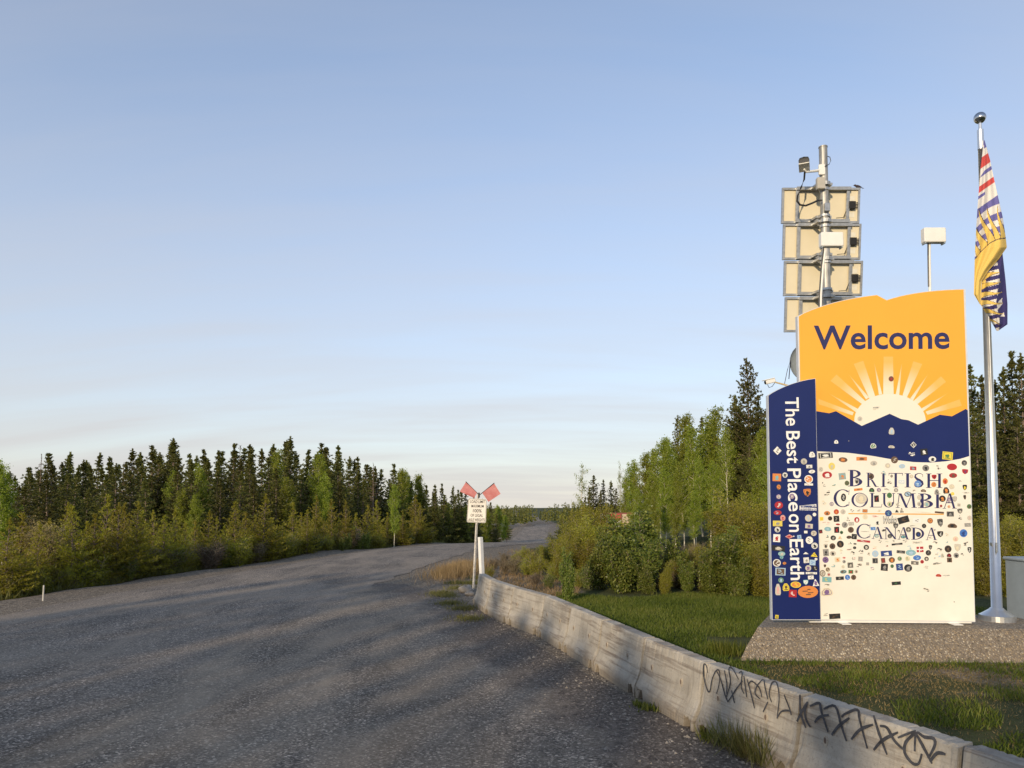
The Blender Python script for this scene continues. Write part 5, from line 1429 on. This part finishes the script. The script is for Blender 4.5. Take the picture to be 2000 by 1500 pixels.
for k, (px, py, top, v) in enumerate([(965, 1112, 1090, 1), (985, 1120, 1092, 1), (1005, 1122, 1088, 1), (1030, 1125, 1090, 0), (1050, 1128, 1085, 0), (1010, 1105, 1078, 0), (1040, 1105, 1075, 0), (1065, 1115, 1078, 2), (1080, 1135, 1100, 0), (1045, 1145, 1118, 1), (1070, 1150, 1120, 2), (985, 1100, 1080, 1), (1025, 1090, 1068, 0), (1055, 1090, 1066, 2), (1130, 1150, 1115, 0), (1150, 1152, 1105, 2), (1290, 1150, 1110, 1), (1330, 1150, 1112, 1), (1365, 1150, 1115, 1), (1420, 1150, 1112, 0), (1325, 1105, 1070, 1), (1360, 1100, 1072, 1), (955, 1130, 1108, 0)]):
    g = ground_at(px, py)
    lab = ('low yellow-green scrub bush on the gravel behind the barrier', 'low brown twiggy bush behind the barrier or lawn', 'low dark green scrub bush behind the barrier')[v]
    h = at(px, top, g.y).z
    plant('scrub', g.x, g.y, max(.35, h), lab, 'bush', 'low scrub behind the barrier', var=v, wide=1.2)

# --- added conifer belt behind the camera, unseen, its tops shaped to shade the foreground
hd = Vector((math.sin(R(SUN_AZ)), math.cos(R(SUN_AZ)))); hp_ = Vector((hd.y, -hd.x))
for k in range(40):
    tt = -14.0 + .88 * k; row = k % 3
    s_ = -27 - row * 2.0
    x, y = hd.x * s_ + hp_.x * tt, hd.y * s_ + hp_.y * tt
    reach = float(np.interp(tt, [-14, -10, -7, -5, -3, -1, 30], [18, 17.4, 15.3, 12.2, 9.6, 8.8, 9.2]))
    top = (reach - s_) * math.tan(R(SUN_EL)) + (-.5, .1, -.2, .3, -.3)[k % 5] * .55
    plant('conifer', x, y, top - float(gz(x, y)) + .4, 'added unseen conifer behind the viewpoint, shading the foreground', 'conifer', 'added shade conifers behind the viewpoint', wide=1.35)

# --- far wood beyond the end of the road: reads as one mass
rr = np.random.default_rng(77)
FP, FD, FL, FT = [], [], [], []
for k in range(620):
    y = float(rr.uniform(200, 330)); x = float(rr.uniform(-60, 95)) * y / 260 + 4
    if y < 262 and road_l(y) - 2 < x < road_r(y) + 2: continue
    b = np.array([x, y, float(base_z(y))]); hgt = (HC - b[2]) + (980 - (989 + rr.uniform(-4, 12) - 6 * sstep(1050, 1130, 1000 + x / y * F))) / F * y
    hgt = max(3.5, hgt)
    n = 85
    z = rr.uniform(.1, 1.0, n) ** .8
    r_ = (1 - z) * rr.uniform(.5, 1.1, n) * hgt * .17 + .05; a = rr.uniform(0, 6.283, n)
    FP.append(b + np.stack([r_ * np.cos(a) * .5, r_ * np.sin(a) * .5, z * hgt], -1))
    FD.append(np.stack([np.cos(a), np.sin(a), rr.normal(.15, .3, n)], -1))
    FL.append(r_ * .7 + .45); FT.append(np.full(n, rr.normal(.5, .22)) + rr.normal(0, .12, n))
FP, FD, FL, FT = map(np.concatenate, (FP, FD, FL, FT))
far_wood = link('far_forest', leaves(FP, FD, FL, FL * .55, FT, 'mature_conifer_needles', 'far_forest'))
tag(far_wood, 'distant conifer forest on the low hill beyond the end of the road', 'forest', kind='stuff')

# --- ground cover
def blades(n, xf, hgt, wid, mat, name, label, cat, seed, lean=.45, tintoff=0.0):
    rr = np.random.default_rng(seed)
    XY = xf(rr, n); n = len(XY)
    Zg = gz(XY[:, 0], XY[:, 1])
    P = np.column_stack([XY, Zg - .005])
    D = rr.normal(0, lean, (n, 3)); D[:, 2] = 1
    patch = .12 * np.sin(XY[:, 0] * 2.1 + XY[:, 1]) + .1 * np.sin(XY[:, 1] * 3.3 - XY[:, 0] * 1.2)
    me = leaves(P, D, hgt * rr.uniform(.5, 1.35, n), wid, .45 + tintoff + patch + rr.normal(0, .2, n), mat, name, mid=.3)
    o = link(name, me); tag(o, label, cat, kind='stuff')
    return o
def lawn_xy(rr, n):
    y = 3 + 15.2 * rr.random(n) ** .85; x = -1 + 11 * rr.random(n)
    bx = barrier_x(y) + .30
    # the plinth keeps the grass away
    q = (x - O.x) * ex.x + (y - O.y) * ex.y; w = -((x - O.x) * nn.x + (y - O.y) * nn.y)
    on_plinth = (q > xl_b - .03) & (w > front_b - .02) & (w < back_b + .02)
    bn = .5 + .3 * np.sin(x * 1.7 + 2 * np.sin(y * 1.1)) + .3 * np.sin(y * 3.7 + 1.3 * np.sin(x * 2.9)) + .15 * np.sin(x * 9.1 + y * 5.3)
    bare = np.clip(bn * 1.5, 0, .86) * (1 - sstep(.0, 1.7, np.abs(y - 9.2) - .3)) * sstep(3.2, 5.0, x)
    pn = .5 + .25 * np.sin(x * 3.1 + 1.3 * np.sin(y * 2.3)) + .25 * np.sin(y * 4.1 + 1.7 * np.sin(x * 1.9))
    front = (y < 10.2 - .1 * (x - 3))
    keep = (x > bx) & ~on_plinth & (rr.random(n) > bare) & (~front | (pn > .52)) & (y < 17.6 + .5 * np.sin(x * 1.7)) & ((x > 1.1) | (y < 13.2))
    return np.column_stack([x, y])[keep]
blades(230000, lawn_xy, .085, .012, 'lawn_blades', 'lawn_grass', 'short green lawn grass between the barrier, plinth and shrubs', 'grass', 11)
def front_xy(rr, n):
    y = rr.uniform(5, 10.4, n); x = rr.uniform(2, 9, n)
    q = (x - O.x) * ex.x + (y - O.y) * ex.y; w = -((x - O.x) * nn.x + (y - O.y) * nn.y)
    keep = (x > barrier_x(y) + .3) & ~((q > xl_b - .03) & (w > front_b - .02)) & (rr.random(n) < .35 + .65 * sstep(7.6, 9.2, y))
    return np.column_stack([x, y])[keep]
blades(30000, front_xy, .045, .009, 'dry_grass_blades', 'dry_lawn_grass', 'thin dry brown grass on the worn ground in front of the plinth', 'grass', 16, .8, -.25)
def rough_xy(rr, n):
    px = rr.uniform(940, 1130, n); py = rr.uniform(1066, 1165, n)
    d = np.array([(1150 - 0) * 0]); Y = HC * F / (py - HORIZON)
    x = (px - 1000) / F * Y
    keep = (x > barrier_x(Y) + .35) & (Y < 34) & (rr.random(n) < .25 + .75 * sstep(0, 1.6, x - road_r(Y) - 1.2))
    return np.column_stack([x, Y])[keep]
blades(9000, rough_xy, .13, .012, 'dry_grass_blades', 'dry_grass', 'thin straw-coloured grass on the gravel behind the barrier', 'grass', 12, .6, -.1)
def edge_xy(rr, n):
    y = rr.uniform(12, 46, n); x = road_l(y) - 1.7 - np.abs(rr.normal(0, 1.2, n))
    return np.column_stack([x, y])
blades(16000, edge_xy, .30, .016, 'reed_blades', 'verge_grass', 'rough grass verge along the far edge of the road', 'grass', 13, .5)
def orange_xy(rr, n):
    c = ground_at(905, 1128); a = rr.normal(0, 1, (n, 2))
    return np.column_stack([c.x - .15 + a[:, 0] * .36 + a[:, 1] * .18, c.y + 1.4 + a[:, 1] * 1.15])
blades(5200, orange_xy, .34, .010, 'dry_grass_blades', 'dry_grass', 'patch of orange dry grass beside the load limit sign', 'grass', 14, .35, .1)
def weed_xy(rr, n):
    cs = [ground_at(*p) for p in ((880, 1180), (905, 1190), (870, 1165), (895, 1150), (915, 1210), (860, 1160), (925, 1140), (890, 1140), (935, 1130))]
    c = np.array([(p.x, p.y) for p in cs])[rr.integers(0, len(cs), n)]
    return c + rr.normal(0, .16, (n, 2))
blades(4200, weed_xy, .11, .010, 'reed_blades', 'weeds', 'low weeds in the soil round the load limit sign', 'weeds', 15, .7)
# grass tufts rooted at the barrier's foot
for k, (px, py, hh, nb_, lab) in enumerate(((1392, 1447, .16, 120, 'small leafy weed at the barrier foot by the broken notch'), (1420, 1462, .30, 190, 'tall grass tuft at the barrier foot, farthest along the road'), (1455, 1480, .34, 230, 'tall grass tuft at the barrier foot below the looping scribble'), (1492, 1496, .33, 230, 'tall grass tuft at the barrier foot below the crossed letters'), (1268, 1388, .09, 80, 'small dark weed at the barrier foot near a chipped joint'), (1252, 1380, .08, 60, 'tiny weed sprig in the gravel at the barrier foot'))):
    g = ground_at(px, py); rr = np.random.default_rng(900 + k)
    P = np.column_stack([rr.normal(0, .06, nb_), rr.normal(0, .06, nb_), np.zeros(nb_)])
    D = rr.normal(0, .36, (nb_, 3)); D[:, 2] = 1
    me = leaves(P, D, hh * rr.uniform(.5, 1.2, nb_), .010 if hh > .2 else .016, rr.normal(.5, .25, nb_), 'reed_blades' if hh > .2 else 'poplar_leaves', 'grass_tuft', mid=.3)
    o = link('grass_tuft', me); o.location = (g.x, g.y, .004)
    tag(o, lab, 'grass tuft')
g_ = at(1448, 1275, 10.4)
rr = np.random.default_rng(990); nb_ = 700
P = np.column_stack([np.clip(rr.normal(0, .14, nb_), -.3, .3), np.clip(rr.normal(0, .12, nb_), -.25, .25), np.zeros(nb_)]); D = rr.normal(0, .3, (nb_, 3)); D[:, 2] = 1
o = link('grass_tuft', leaves(P, D, .22 * rr.uniform(.5, 1.2, nb_), .009, rr.normal(.5, .2, nb_), 'lawn_blades', 'grass_tuft', mid=.3))
o.location = (ground_at(1436, 1282).x - .1, ground_at(1436, 1282).y + .15, 0)
tag(o, 'thick green grass tuft against the sloping end of the plinth', 'grass tuft')
# loose stones on the soil strip along the barrier
rr = np.random.default_rng(31); mb = MB()
for k in range(900):
    y = rr.uniform(3.0, 17.5); x = float(barrier_x(y)) - .16 - abs(rr.normal(0, .55)); s = rr.uniform(.006, .022) * (1.7 if rr.random() < .08 else 1)
    pts = []
    for q in range(6):
        a = q * 1.047 + rr.uniform(-.3, .3); pts.append((x + s * rr.uniform(.7, 1.2) * math.cos(a), y + s * rr.uniform(.7, 1.2) * math.sin(a), .004))
    mb.add(pts + [(x + rr.normal(0, s * .2), y + rr.normal(0, s * .2), .004 + s * rr.uniform(.5, .9))], [(q, (q + 1) % 6, 6) for q in range(6)])
stones = mb.build('loose_gravel', plain('gravel_stone', (.30, .26, .21), .9, var=.5, scale=9))
tag(stones, 'loose gravel stones scattered on the soil along the barrier', 'gravel', kind='stuff')
# unused prototypes would sit at the origin
for k, (h_, ps) in PROTO.items():
    for i, p in enumerate(ps):
        if i not in USED[k]:
            for c in list(p.children): bpy.data.objects.remove(c)
            bpy.data.objects.remove(p)
for o in list(bpy.data.objects):
    if o.get('group') is None and 'group' in o.keys(): del o['group']
